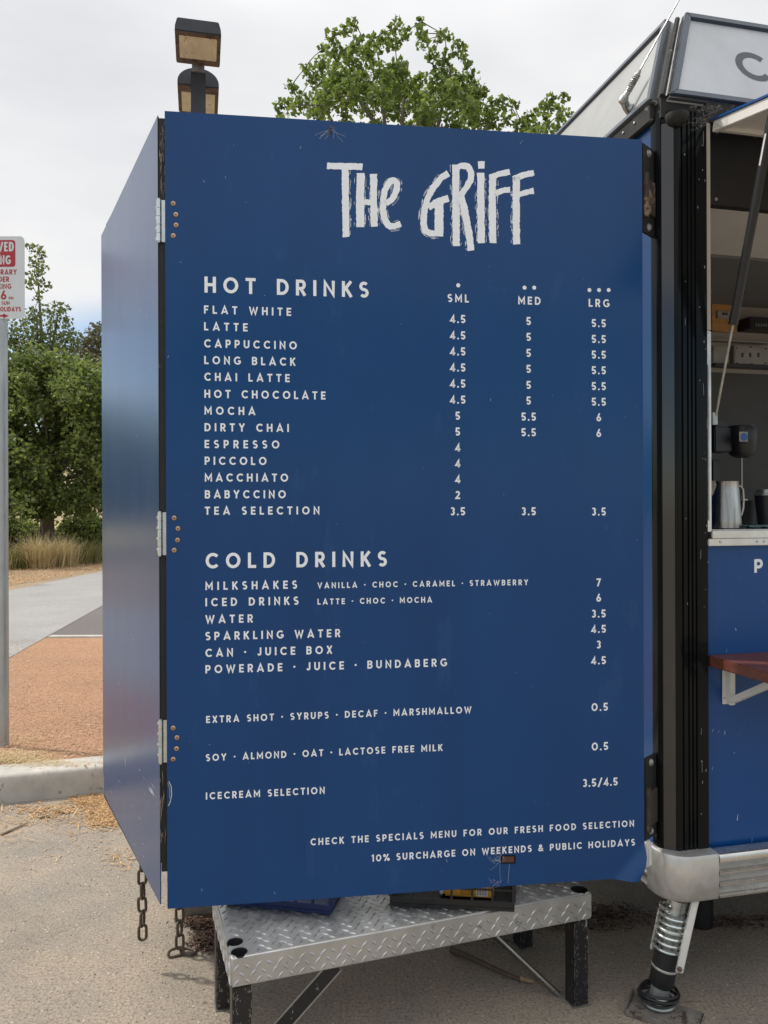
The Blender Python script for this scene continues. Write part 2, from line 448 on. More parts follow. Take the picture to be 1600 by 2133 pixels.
flat('path', [on_kerb(e0, e1, .18), on_line(e0, e1, 26), on_line(f0, f1, 26), on_kerb(f0, f1, .18)], M['path'], VER)
flat('driveway', [on_line(e0, e1, st_y + .14), (9, st_y + .14), (9, 17), on_line(e0, e1, 17)], M['path_brown'], VER - .004)
mb = MB()
s0 = on_line(e0, e1, st_y)
mb.box(W, s0[0] + .02, 6.5, st_y, st_y + .13, VER - .05, VER + .012)
struct(mb.build('edging_strip', M['concrete'], bevel=.01))
flat('mulch_bed', [on_kerb(f0, f1, .19), on_line(f0, f1, 26), (-8.6, 30), (-16, 30), kp(-14, .19)], M['mulch'], VER - .004)
# kerb with a rounded nose, cast in lengths
mb = MB()
prof = [(-.014, 0), (-.004, .11), (.0, .130), (.006, .142), (.018, .149), (.032, .151), (.19, .156), (.19, .0)]
for i in range(-4, 5):
    a0, a1 = i * 2.4 + .95, i * 2.4 + 3.345
    mb.prism([K(a0, y, z) for y, z in prof], [K(a1, y, z) for y, z in prof])
kerb = struct(mb.build('kerb', M['concrete'], smooth=True))
# hills far behind
mb = MB(); rr = random.Random(3)
n = 60; vs = []
for j, (dist, top) in enumerate(((140, 0), (190, 12), (260, 24), (330, 15))):
    for i in range(n + 1):
        x = -500 + 900 * i / n
        z = top * (.65 + .35 * math.sin(i * .21 + 1.2) + .12 * math.sin(i * .9 + j)) if top else -.5
        vs.append((x, dist + 10 * math.sin(i * .5 + j), max(z, -.5)))
mb.add(vs, [(j * (n + 1) + i, j * (n + 1) + i + 1, (j + 1) * (n + 1) + i + 1, (j + 1) * (n + 1) + i) for j in range(3) for i in range(n)])
struct(mb.build('hill', M['hill'], smooth=True))

# loose matter on the ground
def sliver(mb, p, ang, L, w, lift=0.0, tilt=0.0, curl=0.0):
    d = Vector((math.cos(ang), math.sin(ang), tilt)); s = Vector((-math.sin(ang), math.cos(ang), 0)) * w
    a = p - d * L / 2; c = p + d * L / 2; m_ = p + Vector((0, 0, curl))
    mb.add([a, m_ + s, c, m_ - s], [(0, 1, 2, 3)])
def litter(name, label, cat, m, spots, seed, Lr, wr, z, lift=.006):
    r = random.Random(seed); b = MB()
    for (cx, cy, rx, ry, num) in spots:
        for _ in range(num):
            q = G(cx + r.gauss(0, .5) * rx, cy + r.gauss(0, .5) * ry, z)
            q.z = z + .002 + r.random() * lift
            sliver(b, q, r.uniform(0, 6.3), r.uniform(*Lr), r.uniform(*wr), tilt=r.uniform(-.15, .15), curl=r.uniform(0, .004))
    return tag(b.build(name, m, fix=False), label, cat, kind='stuff')
litter('leaf_litter', 'orange brown bark chips and twigs drifted against the kerb', 'litter', M['chip'],
       [(205, 1668, 56, 12, 1700), (222, 1700, 40, 24, 1300), (120, 1688, 110, 12, 420), (70, 1705, 110, 22, 150), (250, 1790, 40, 22, 60), (180, 1760, 60, 40, 26), (100, 1780, 130, 40, 22)], 5, (.012, .05), (.0015, .004), 0)
litter('twig_litter', 'thin pale twigs strewn on the asphalt below the kerb', 'twigs', M['chip'],
       [(90, 1700, 150, 24, 60), (180, 1705, 90, 30, 60), (60, 1745, 120, 30, 16)], 15, (.06, .16), (.0012, .003), 0, .012)
litter('bark_mulch', 'dark reddish mulch heaped beside the bench leg', 'mulch', M['mulch_dark'],
       [(425, 1928, 40, 12, 700), (430, 1965, 34, 20, 500), (1270, 1905, 70, 16, 500), (1190, 1930, 120, 18, 350), (1010, 1960, 120, 25, 120), (1500, 1925, 160, 14, 500)], 6, (.008, .03), (.003, .007), 0, .02)
litter('dry_grass', 'pale dead grass matted along the back of the kerb', 'grass', M['straw'],
       [(20, 1580, 70, 16, 900), (90, 1592, 90, 8, 350), (40, 1540, 90, 14, 160), (110, 1575, 80, 20, 160)], 7, (.02, .07), (.001, .0022), VER, .02)
r = random.Random(8); b = MB()
for _ in range(2600):
    px, py = r.uniform(-60, 1640), 1690 + 450 * r.random() ** .8
    if px > 330 and py < 1880: continue
    q = G(px, py, 0); s = r.choice((.0012, .0014, .0018, .002, .0028, .004))
    ax = [Vector((r.uniform(-1, 1), r.uniform(-1, 1), r.uniform(-.5, .5))).normalized() for _ in range(2)]
    u = ax[0] * s; v = ax[1] * s * .8; w_ = Vector((0, 0, s * .7))
    q.z = s * .3
    b.add([q + u, q + v, q - u, q - v, q + w_, q - w_], [(0, 1, 4), (1, 2, 4), (2, 3, 4), (3, 0, 4), (1, 0, 5), (2, 1, 5), (3, 2, 5), (0, 3, 5)])
tag(b.build('grit', M['stone']), 'small loose stones scattered over the dusty asphalt', 'grit', kind='stuff')
r = random.Random(18); b = MB()
for _ in range(13000):
    px, py = r.uniform(-250, 330), r.uniform(1335, 1598)
    q = G(px, py, VER); s = .0035 + .005 * r.random()
    q.z = VER + .001
    a = r.uniform(0, 6.3); u = Vector((math.cos(a), math.sin(a), 0)) * s; v = Vector((-math.sin(a), math.cos(a), 0)) * s * .7
    b.add([q + u, q + v, q - u, q - v, q + Vector((0, 0, s * .6))], [(0, 1, 4), (1, 2, 4), (2, 3, 4), (3, 0, 4)])
M['gravel_stone'] = leaf_mat('gravel_stone', (.30, .165, .09), (.62, .38, .23), .0)
tag(b.build('gravel_chips', M['gravel_stone'], fix=False), 'loose orange granite chips covering the bed behind the kerb', 'gravel', kind='stuff')

def stick(name, pts, rad, m, label, group=None):
    o = MB().tube(pts, [rad * (1 - .5 * i / (len(pts) - 1)) for i in range(len(pts))], 6).build(name, m, smooth=True)
    return tag(o, label, 'stick', 'sticks lying on the asphalt')
def gz(px, py, z): q = G(px, py, 0); q.z = z; return q
stick('stick', [gz(2, 1741, .006), gz(30, 1729, .008), gz(58, 1716, .006)], .007, M['twig'], 'pale bent stick lying on asphalt at left frame edge')
stick('stick', [gz(80, 1707, .006), gz(100, 1702, .009), gz(118, 1703, .006)], .006, M['twig'], 'short pale stick left of the orange bark drift')
stick('stick', [gz(110, 1690, .008), gz(126, 1692, .010), gz(142, 1697, .006)], .010, M['twig'], 'flat broad pale piece of bark nearest the kerb')
stick('stick', [gz(940, 1985, .012), gz(985, 2010, .022), gz(1040, 2035, .02), gz(1085, 2050, .014)], .012, M['twig_dark'], 'dark crooked stick lying under the bench')
stick('stick', [gz(1003, 1963, .06), gz(1045, 1990, .05), gz(1100, 2030, .03), gz(1165, 2078, .015)], .013, M['twig_dark'], 'long brown root slanting beside the thin bench brace')
stick('stick', [gz(1085, 2048, .018), gz(1112, 2054, .014)], .010, M['twig'], 'short pale broken stick under the bench')

# ------------------------------------------------------------------ lettering (stroked alphabet)
SW = .195; h = SW / 2
def arc(cx, cy, rx, ry, a0, a1, n=12):
    return [(cx + rx * math.cos(R(a0 + (a1 - a0) * i / n)), cy + ry * math.sin(R(a0 + (a1 - a0) * i / n))) for i in range(n + 1)]
def ell(cx, cy, rx, ry): return ('c', arc(cx, cy, rx, ry, 0, 360, 28)[:-1])
GL = {
 'A': (.84, [[(.075, 0), (.42, .94), (.765, 0)], [(.2, .27), (.64, .27)]]),
 'B': (.64, [[(h, 0), (h, 1)], [(h, 1 - h), (.34, 1 - h)] + arc(.34, .725, .19, .19, 90, -90, 8)[1:] + [(h, .535)], [(h, .535), (.36, .535)] + arc(.36, .31, .19, .225, 90, -90, 8)[1:] + [(h, h)]]),
 'C': (.80, [arc(.46, .5, .46 - h, .5 - h, 42, 318, 20)]),
 'D': (.74, [[(h, 0), (h, 1)], [(h, 1 - h), (.30, 1 - h)] + arc(.30, .5, .44 - h, .5 - h, 90, -90, 14)[1:] + [(h, h)]]),
 'E': (.56, [[(.56, 1 - h), (h, 1 - h), (h, h), (.56, h)], [(h, .5), (.52, .5)]]),
 'F': (.54, [[(.54, 1 - h), (h, 1 - h), (h, 0)], [(h, .5), (.48, .5)]]),
 'G': (.84, [arc(.46, .5, .46 - h, .5 - h, 45, 330, 20) + [(.84 - h, .44), (.5, .44)]]),
 'H': (.70, [[(h, 0), (h, 1)], [(.7 - h, 0), (.7 - h, 1)], [(h, .5), (.7 - h, .5)]]),
 'I': (SW, [[(h, 0), (h, 1)]]),
 'J': (.5, [[(.5 - h, 1), (.5 - h, .3)] + arc(.25, .3, .25 - h, .3 - h, 0, -165, 9)[1:]]),
 'K': (.66, [[(h, 0), (h, 1)], [(.58, 1), (h + .02, .40)], [(.26, .56), (.60, 0)]]),
 'L': (.52, [[(h, 1), (h, h), (.52, h)]]),
 'M': (.88, [[(h, 0), (h, .90), (.44, .30), (.88 - h, .90), (.88 - h, 0)]]),
 'N': (.72, [[(h, 0), (h, .90), (.72 - h, .10), (.72 - h, 1)]]),
 'O': (.92, [ell(.46, .5, .46 - h, .5 - h)]),
 'P': (.62, [[(h, 0), (h, 1)], [(h, 1 - h), (.34, 1 - h)] + arc(.34, .67, .28 - h, .245, 90, -90, 9)[1:] + [(h, .425)]]),
 'R': (.64, [[(h, 0), (h, 1)], [(h, 1 - h), (.34, 1 - h)] + arc(.34, .68, .28 - h, .235, 90, -90, 9)[1:] + [(h, .445)], [(.30, .44), (.57, 0)]]),
 'S': (.60, [arc(.30, .71, .30 - h, .205, 35, 270, 12) + arc(.30, .295, .30 - h, .21, 90, -145, 12)[1:]]),
 'T': (.62, [[(0, 1 - h), (.62, 1 - h)], [(.31, 1 - h), (.31, 0)]]),
 'U': (.70, [[(h, 1), (h, .36)] + arc(.35, .36, .35 - h, .36 - h, 180, 360, 12)[1:] + [(.7 - h, 1)]]),
 'V': (.78, [[(.075, 1), (.39, .08), (.705, 1)]]),
 'W': (1.08, [[(.075, 1), (.31, .08), (.54, .82), (.77, .08), (1.005, 1)]]),
 'X': (.68, [[(.08, 0), (.60, 1)], [(.08, 1), (.60, 0)]]),
 'Y': (.72, [[(.07, 1), (.36, .46), (.65, 1)], [(.36, .48), (.36, 0)]]),
 '0': (.78, [ell(.39, .5, .39 - h, .5 - h)]),
 '1': (.34, [[(.02, .80), (.25, .93), (.25, 0)]]),
 '2': (.60, [arc(.29, .69, .29 - h, .31 - h, 165, -30, 10) + [(.10, h), (.60, h)]]),
 '3': (.60, [arc(.29, .715, .26 - h + .02, .285 - h, 150, -85, 10), arc(.29, .295, .29 - h, .295 - h, 85, -150, 10)]),
 '4': (.66, [[(.45, 0), (.45, .90), (.09, .26), (.66, .26)]]),
 '5': (.60, [[(.54, 1 - h), (.15, 1 - h), (.11, .52)] + arc(.28, .31, .30 - h, .31 - h, 118, -150, 12)]),
 '6': (.62, [ell(.31, .31, .31 - h, .31 - h), [(.12, .40), (.40, 1)]]),
 '7': (.58, [[(0, 1 - h), (.47, 1 - h), (.16, 0)]]),
 '%': (.90, [ell(.17, .79, .115, .125), ell(.73, .21, .115, .125), [(.20, 0), (.70, 1)]]),
 '&': (.76, [[(.72, .02), (.26, .60)] + arc(.34, .76, .15, .155, 215, -20, 9) + [(.16, .40)] + arc(.30, .27, .21, .185, 140, 330, 9) + [(.68, .48)]]),
 '/': (.56, [[(.05, -.08), (.51, 1.08)]]),
 '.': (.2, [('d', (.1, .1), .115)]),
 '·': (.2, [('d', (.1, .5), .13)]),
 '-': (.4, [[(0, .45), (.4, .45)]]),
 ' ': (.42, []),
}
def ribbon(pts, hw, closed=False):
    """2D centre line -> list of quads (2D), mitred"""
    n = len(pts); L = []; Rr = []
    for i in range(n):
        p = Vector(pts[i])
        a = Vector(pts[i - 1]) if (i > 0 or closed) else None
        c = Vector(pts[(i + 1) % n]) if (i < n - 1 or closed) else None
        d0 = (p - a).normalized() if a is not None else None
        d1 = (c - p).normalized() if c is not None else None
        if d0 is None: d0 = d1
        if d1 is None: d1 = d0
        n0 = Vector((-d0.y, d0.x)); n1 = Vector((-d1.y, d1.x))
        m_ = n0 + n1
        m_ = m_.normalized() if m_.length > 1e-6 else n0
        k = hw / max(.42, m_.dot(n0))
        L.append(p + m_ * k); Rr.append(p - m_ * k)
    qs = []
    for i in range(n if closed else n - 1):
        j = (i + 1) % n
        qs.append((L[i], L[j], Rr[j], Rr[i]))
    return qs
def text_polys(txt, size, x0, x1=None, y0=0.0, track=.34, align='L', sw=SW, wide=1.0):
    """-> list of strokes, each a list of polygons in plane coordinates"""
    ws = [GL[c][0] * wide for c in txt]
    nat = sum(ws) * size
    if x1 is not None and len(txt) > 1 and align == 'F':
        tr = ((x1 - x0) - nat) / (len(txt) - 1)
    else:
        tr = track * size
        tot = nat + tr * (len(txt) - 1)
        if align == 'C': x0 = x0 - tot / 2
        if align == 'R': x0 = x0 - tot
    out = []; x = x0
    for ch, w_ in zip(txt, ws):
        for s in GL[ch][1]:
            if isinstance(s, tuple) and s[0] == 'd':
                out.append([[(x + (s[1][0] + s[2] * math.cos(a)) * size, y0 + (s[1][1] + s[2] * math.sin(a)) * size) for a in [k * math.pi / 8 for k in range(16)]]])
            else:
                cl = isinstance(s, tuple)
                pts = [(px * wide, py) for px, py in (s[1] if cl else s)]
                out.append([[(x + q[0] * size, y0 + q[1] * size) for q in quad] for quad in ribbon(pts, sw / 2, cl)])
        x += w_ * size + tr
    return out
def strokes_mesh(strokes, mapf, base=.0006, step=.00012):
    """mapf(x, y, off) -> world, off = distance in front of the surface"""
    b = MB()
    for k, polys in enumerate(strokes):
        off = base + step * (k % 5)
        for q in polys:
            b.add([mapf(p[0], p[1], off) for p in q], [list(range(len(q)))])
    return b

# ------------------------------------------------------------------ the menu board
D0 = 2.30
A_top = P(343, 231, D0); A_bot = P(349, 1893, D0)
ang1 = R(7.5)
d1 = Vector((math.cos(ang1), math.sin(ang1), 0)); n1 = Vector((math.sin(ang1), -math.cos(ang1), 0))   # n1 faces the street
MZ0, MZ1 = A_bot.z, A_top.z
A0 = Vector((A_top.x, D0, 0))
A0.x = (A_top.x + A_bot.x) / 2
def to_panel(px, py):
    p = ray_plane(px, py, A0, n1); q = p - A0
    return q.dot(d1), p.z
MW = to_panel(1340, 1060)[0]
MH = MZ1 - MZ0
def sheet_off(s, t):
    e = (MW - s) * .72 + (t - MZ0) * .70
    off = 0.0
    if e < .078:
        k = min(1.0, (.078 - e) / .046); off = .030 * k * k * (3 - 2 * k)
    return off + .0012 * math.sin(s * 3.1 + 1) * math.sin(t * 2.3)
def PM(s, t, off=0.0):
    return A0 + d1 * s + n1 * (off + sheet_off(s, t)) + Vector((0, 0, t))

menu = thing('menu_board', A0, 'tall blue folding menu board with white drinks list and rough brushed title', 'menu board')
NS, NT = 170, 230
vs = []; fs = []; mi = []
def top_z(s): return MZ1 + .004 * s / MW
for side in (0, 1):
    for j in range(NT + 1):
        for i in range(NS + 1):
            s = MW * i / NS; t = MZ0 + (MZ1 - MZ0) * j / NT
            s -= .030 * max(0.0, 1 - (t - MZ0) / .075) ** 1.3 * max(0.0, (s / MW - .93) / .07)
            vs.append(PM(s, t, -.0025 * side))
st = (NS + 1) * (NT + 1)
ix = lambda i, j, k: k * st + j * (NS + 1) + i
for j in range(NT):
    for i in range(NS):
        fs.append((ix(i, j, 0), ix(i + 1, j, 0), ix(i + 1, j + 1, 0), ix(i, j + 1, 0))); mi.append(0)
        fs.append((ix(i, j, 1), ix(i, j + 1, 1), ix(i + 1, j + 1, 1), ix(i + 1, j, 1))); mi.append(0)
for i in range(NS):
    for j in (0, NT):
        fs.append((ix(i, j, 0), ix(i, j, 1), ix(i + 1, j, 1), ix(i + 1, j, 0))); mi.append(1)
for j in range(NT):
    for i in (0, NS):
        fs.append((ix(i, j, 0), ix(i, j + 1, 0), ix(i, j + 1, 1), ix(i, j, 1))); mi.append(1)
b = MB(); b.v = vs; b.f = [list(q) for q in fs]; b.m = mi
front = b.build('front_panel', [M['menu_blue'], M['sheet_edge']], menu, smooth=True)
front['label'] = 'blue front leaf carrying the price list'
MF = Frame(A0, d1, -n1)                      # y = behind the sheet
b = MB()
b.box(MF, .03, MW - .05, .006, .034, MZ0 + .11, MZ1 - .012)
b.build('panel_core', M['black_core'], menu, bevel=.002)
# top folded lip of the sheet
b = MB(); b.box(MF, .0, MW, .0045, .03, MZ1 - .004, MZ1 + .0005)
b.build('top_lip', M['menu_blue'], menu)

# side leaf, folded back
D2 = D0 * 1662 / 1643.0
B_near = P(331, 1062, D2); B_far = P(213, 1062, D2 * 1643 / 1183.0)
B0 = Vector((B_near.x, B_near.y, 0)); d2 = Vector((B_far.x - B_near.x, B_far.y - B_near.y, 0)); BW = d2.length; d2.normalize()
n2 = Vector((d2.y, -d2.x, 0))
if n2.x > 0: n2 = -n2
BZ1 = P(330, 241, D2).z; BZ0 = P(333, 1884, D2).z
SF = Frame(B0, d2, -n2)
b = MB()
rr = random.Random(4)
out = [(0, BZ0), (0, BZ1), (BW, P(209, 491, B_far.y).z), (BW + .0, P(212, 1560, B_far.y).z)]
zz = P(214, 1610, B_far.y).z
out += [(BW, zz + .01), (BW - .02, zz - .02), (BW - .022, zz - .09), (BW - .008, BZ0 + .012), (BW - .02, BZ0)]
b.prism([SF(s, 0, z) for s, z in out], [SF(s, .003, z) for s, z in out])
side = b.build('side_panel', M['side_blue_dimmed'], menu)
side['label'] = 'folded back side leaf reflecting the pale sky'
b = MB(); b.box(SF, .012, BW - .075, .006, .032, BZ0 + .12, BZ1 - .012)
b.build('side_panel_core', M['black_core'], menu, bevel=.002)
# rubbed black jamb between the leaves
JF = Frame(P(339, 1062, D0 + .014), d1, -n1)
JF.o.z = 0
b = MB()
b.box(JF, -.008, .0115, .006, .05, P(340, 1816, D0 + .02).z, BZ1 - .01)
b.box(JF, -.0125, -.0085, .01, .04, P(340, 1800, D0 + .02).z, BZ1 - .004)
jamb = b.build('jamb_strip', M['black_core'], menu, bevel=.0015)
# timber splinters showing through the worn jamb
b = MB(); rr = random.Random(9)
for _ in range(46):
    y = rr.choice((rr.uniform(285, 420), rr.uniform(1600, 1760)))
    p = P(rr.uniform(335, 344), y, D0 + .016); L = rr.uniform(.01, .05)
    b.tube([p, p + Vector((rr.uniform(-.003, .003), -.002, L * .5)), p + Vector((rr.uniform(-.004, .004), 0, L))], [.0004, .0012, .0003], 4)
b.build('splinters', mat('splinter', (.20, .16, .125), .9, var=.5, vscale=30), menu)

def hinge(y0, y1):
    zt, zb = P(338, y0, D0).z, P(338, y1, D0).z
    b = MB()
    b.box(JF, -.0005, .0125, .0015, .0045, zb, zt)
    hg = b.build('hinge', M['zinc'], menu, bevel=.0008)
    k = MB(); c = JF(-.0075, .0, 0)
    nk = 5
    for i in range(nk):
        za = zb + (zt - zb) * i / nk + .0008; zc = zb + (zt - zb) * (i + 1) / nk - .0008
        k.cyl(Vector((c.x, c.y, za)), Vector((c.x, c.y, zc)), .0068, 14)
    k.cyl(Vector((c.x, c.y, zb - .003)), Vector((c.x, c.y, zt + .003)), .0045, 10)
    k.build('hinge_knuckle', M['zinc'], hg, smooth=True)
    for i in range(4):
        z = zb + (zt - zb) * (i + .5) / 4
        SFp = SF(.012, -.0005, z)
        MB().lathe(SFp, n2, [(.0048, 0), (.0045, .002), (.002, .0034)], 12).build('rivet', M['bolt'], hg, smooth=True)
hinge(412, 500); hinge(1067, 1157); hinge(1503, 1592)

def screw(px, py, parent):
    s, t = to_panel(px, py); o = PM(s, t, 0)
    b = MB()
    b.lathe(o, n1, [(.0068, .0002), (.0066, .0016), (.0045, .0030), (.0022, .0034)], 16)
    sc_ = b.build('screw', M['brass'], parent, smooth=True)
    k = MB(); a = rnd.uniform(0, 1.5)
    u = d1 * math.cos(a) + Vector((0, 0, math.sin(a))); v = -d1 * math.sin(a) + Vector((0, 0, math.cos(a)))
    for p_, q_ in ((u, v), (v, u)):
        pts = [o + p_ * sx * .0036 + q_ * sy * .0008 for sx, sy in ((-1, -1), (1, -1), (1, 1), (-1, 1))]
        k.prism([p + n1 * .0030 for p in pts], [p + n1 * .0038 for p in pts])
    ob = k.build('screw_slot', M['screw_dark'], parent)
for px, py in ((361, 424), (366.5, 447), (367, 469), (361, 491), (363, 1079), (371, 1101), (370, 1125), (363, 1146), (361, 1516), (369, 1536), (368, 1559), (361, 1581)):
    screw(px, py, front)

# ---- printed lines.  (text, left px, right px, y of the centre at the left end, cap height in px)
def line(name, txt, xl, xr, yc, cap, sw=SW, wide=1.0):
    s0, t0 = to_panel(xl, yc); s1, _ = to_panel(xr, yc)
    _, ta = to_panel(xl, yc - cap / 2); _, tb = to_panel(xl, yc + cap / 2)
    st_ = text_polys(txt, ta - tb, s0, s1, tb, align='F', sw=sw, wide=wide)
    return strokes_mesh(st_, PM).build(name, M['lettering'], front, fix=False)
def cell(name, txt, xc, yc, cap, track=.26, sw=SW, wide=1.0):
    s0, t0 = to_panel(xc, yc)
    _, ta = to_panel(xc, yc - cap / 2); _, tb = to_panel(xc, yc + cap / 2)
    st_ = text_polys(txt, ta - tb, s0, None, tb, track=track, align='C', sw=sw, wide=wide)
    return strokes_mesh(st_, PM).build(name, M['lettering'], front, fix=False)
line('heading', 'HOT DRINKS', 426, 768, 592.5, 33.5, wide=1.0)
line('heading', 'COLD DRINKS', 428.5, 806, 1168, 32.5)
items = [('FLAT WHITE', 606.6, 644.5), ('LATTE', 516, 679.5), ('CAPPUCCINO', 618.3, 715), ('LONG BLACK', 615.6, 749.7), ('CHAI LATTE', 603.6, 784.5),
         ('HOT CHOCOLATE', 678.2, 820), ('MOCHA', 532, 855), ('DIRTY CHAI', 601.8, 889.7), ('ESPRESSO', 582, 924.8), ('PICCOLO', 555.2, 959.6),
         ('MACCHIATO', 600.2, 994.6), ('BABYCCINO', 595.4, 1029.6), ('TEA SELECTION', 665.5, 1063.9)]
for i, (t, xr, y) in enumerate(items): line('item_name', t, 425 + .16 * i, xr, y, 17)
for t, xr, y in (('MILKSHAKES', 619, 1220.5), ('ICED DRINKS', 622, 1254.5), ('WATER', 527, 1290), ('SPARKLING WATER', 709, 1325), ('CAN · JUICE BOX', 692, 1360), ('POWERADE · JUICE · BUNDABERG', 931, 1394)):
    line('item_name', t, 428, xr, y, 17.2)
line('flavour_list', 'VANILLA · CHOC · CARAMEL · STRAWBERRY', 661.5, 1100, 1219.5, 12.2)
line('flavour_list', 'LATTE · CHOC · MOCHA', 661.5, 900, 1253.3, 12.2)
line('item_name', 'EXTRA SHOT · SYRUPS · DECAF · MARSHMALLOW', 429.5, 982, 1498.5, 14.6)
line('item_name', 'SOY · ALMOND · OAT · LACTOSE FREE MILK', 429, 922, 1578, 14.6)
line('item_name', 'ICECREAM SELECTION', 429, 676.5, 1657.7, 14.8)
line('notice', 'CHECK THE SPECIALS MENU FOR OUR FRESH FOOD SELECTION', 647, 1321, 1753.5, 14.4)
line('notice', '10% SURCHARGE ON WEEKENDS & PUBLIC HOLIDAYS', 774, 1323, 1787.5, 14.4)
for t, x, y, nd in (('SML', 954.5, 621.5, 1), ('MED', 1102.5, 626.5, 2), ('LRG', 1247.5, 631.5, 3)):
    cell('size_heading', t, x, y, 16.6, .36)
    st_ = []
    for k in range(nd):
        s, tt = to_panel(x + (k - (nd - 1) / 2) * 20, y - 27)
        st_.append([[(s + .0062 * math.cos(a), tt + .0062 * math.sin(a)) for a in [j * math.pi / 9 for j in range(18)]]])
    strokes_mesh(st_, PM).build('size_dots', M['lettering'], front, fix=False)
ys = [664.5, 698.5, 732, 765.5, 799, 832.5, 866, 899, 932, 965, 998, 1031, 1065]
for t, y in zip(['4.5'] * 6 + ['5', '5', '4', '4', '4', '2', '3.5'], ys): cell('price', t, 953.5, y, 17, .24)
for t, y in zip(['5'] * 6 + ['5.5', '5.5', '3.5'], [669, 702, 735.3, 768.5, 802, 834.5, 868, 900.5, 1065]): cell('price', t, 1101, y, 16.8, .24)
for t, y in zip(['5.5'] * 6 + ['6', '6', '3.5'], [673.5, 706.5, 739, 771.5, 804.5, 837, 869.5, 902, 1065.5]): cell('price', t, 1247, y, 16.6, .24)
for t, y in (('7', 1213), ('6', 1245), ('3.5', 1278), ('4.5', 1310), ('3', 1342.5), ('4.5', 1375.5)): cell('price', t, 1247, y, 16.6, .24)
cell('price', '0.5', 1249.5, 1472.5, 16.6, .26, wide=1.05); cell('price', '0.5', 1250, 1554.5, 16.6, .26, wide=1.05)
cell('price', '3.5/4.5', 1250.5, 1629.5, 16.6, .20)

# ---- the brushed title, each letter its own mesh
def LP(x, y): return to_panel(640 + x / 3.077, 310 + y / 3.077)
def brush(pts, w, seed, dry=1):
    """rough brush stroke: ragged edges and dry bristle marks along its left side"""
    r = random.Random(seed)
    P_ = [Vector(p) for p in pts]
    dense = []
    for a, c in zip(P_[:-1], P_[1:]):
        k = max(2, int((c - a).length / 7))
        dense += [a + (c - a) * i / k for i in range(k)]
    dense.append(P_[-1])
    if len(P_) > 2:
        for _ in range(3):
            dense = [dense[0]] + [(dense[i - 1] + dense[i] * 2 + dense[i + 1]) / 4 for i in range(1, len(dense) - 1)] + [dense[-1]]
    L = []; Rr = []; n = len(dense); lo = 0.; ro = 0.
    for i, p in enumerate(dense):
        t = (dense[min(i + 1, n - 1)] - dense[max(i - 1, 0)]).normalized(); nn = Vector((-t.y, t.x))
        lo = lo * .5 + r.uniform(-2.2, 2.2); ro = ro * .5 + r.uniform(-2.2, 2.2)
        end = 1.0
        L.append(p + nn * (w / 2 + lo) * end + (t * r.uniform(-3, 3) if i in (0, n - 1) else Vector((0, 0))))
        Rr.append(p - nn * (w / 2 + ro) * end + (t * r.uniform(-3, 3) if i in (0, n - 1) else Vector((0, 0))))
    st_ = [[(L[i], L[i + 1], Rr[i + 1], Rr[i]) for i in range(n - 1)]]
    for k in range(3 * dry):
        sgn = 1 if r.random() < .8 else -1
        off = (w / 2 + 4.5 + 4 * (k % 3)) * sgn; i = r.randint(0, max(1, n // 3))
        while i < n - 3:
            m_ = min(n - 1, i + r.randint(3, 9)); seg = []
            for j in range(i, m_):
                t = (dense[min(j + 1, n - 1)] - dense[max(j - 1, 0)]).normalized(); nn = Vector((-t.y, t.x))
                ww = r.uniform(.5, 1.7)
                seg.append((dense[j] + nn * (off + ww), dense[j] + nn * (off - ww)))
            st_.append([(seg[q][0], seg[q + 1][0], seg[q + 1][1], seg[q][1]) for q in range(len(seg) - 1)])
            i = m_ + r.randint(1, 6 + 5 * k)
    return [[[LP(p[0], p[1]) for p in q] for q in s] for s in st_]
def logo(strokes):
    allst = []
    for k, (pts, w, dry) in enumerate(strokes): allst += brush(pts, w, 100 + k + int(pts[0][0]), dry)
    strokes_mesh(allst, PM, step=.00011).build('title_letter', M['lettering'], front, fix=False)
logo([([(125, 108), (240, 112), (355, 116)], 42, 0), ([(244, 108), (245, 300), (250, 566)], 44, 1)])
logo([([(343, 156), (340, 330), (340, 500)], 52, 1), ([(426, 160), (426, 330), (430, 500)], 45, 1), ([(360, 342), (415, 342)], 36, 0)])
logo([([(505, 352), (548, 320), (572, 265), (575, 215), (552, 196), (528, 210), (500, 260), (487, 330), (486, 400), (498, 460), (525, 496), (560, 497), (600, 480)], 40, 1)])
logo([([(905, 155), (860, 185), (806, 250), (766, 330), (748, 410), (744, 480), (762, 530), (800, 546), (868, 540)], 40, 1), ([(845, 345), (845, 540)], 56, 0), ([(775, 380), (838, 335), (906, 318)], 42, 0)])
logo([([(952, 104), (952, 300), (955, 622)], 46, 1), ([(948, 128), (985, 108), (1030, 112), (1052, 150), (1045, 205), (1015, 255), (980, 300)], 40, 0), ([(985, 300), (1012, 410), (1034, 530), (1050, 656)], 44, 1)])
logo([([(1112, 155), (1112, 380), (1115, 606)], 47, 1), ([(1096, 104), (1117, 103), (1138, 104)], 48, 0)])
logo([([(1188, 172), (1186, 380), (1189, 606)], 46, 1), ([(1174, 186), (1230, 162), (1299, 148)], 38, 0), ([(1200, 286), (1250, 270), (1300, 262)], 36, 0)])
logo([([(1340, 178), (1338, 380), (1342, 612)], 45, 1), ([(1322, 194), (1380, 168), (1450, 154)], 38, 0), ([(1350, 296), (1400, 280), (1452, 270)], 36, 0)])

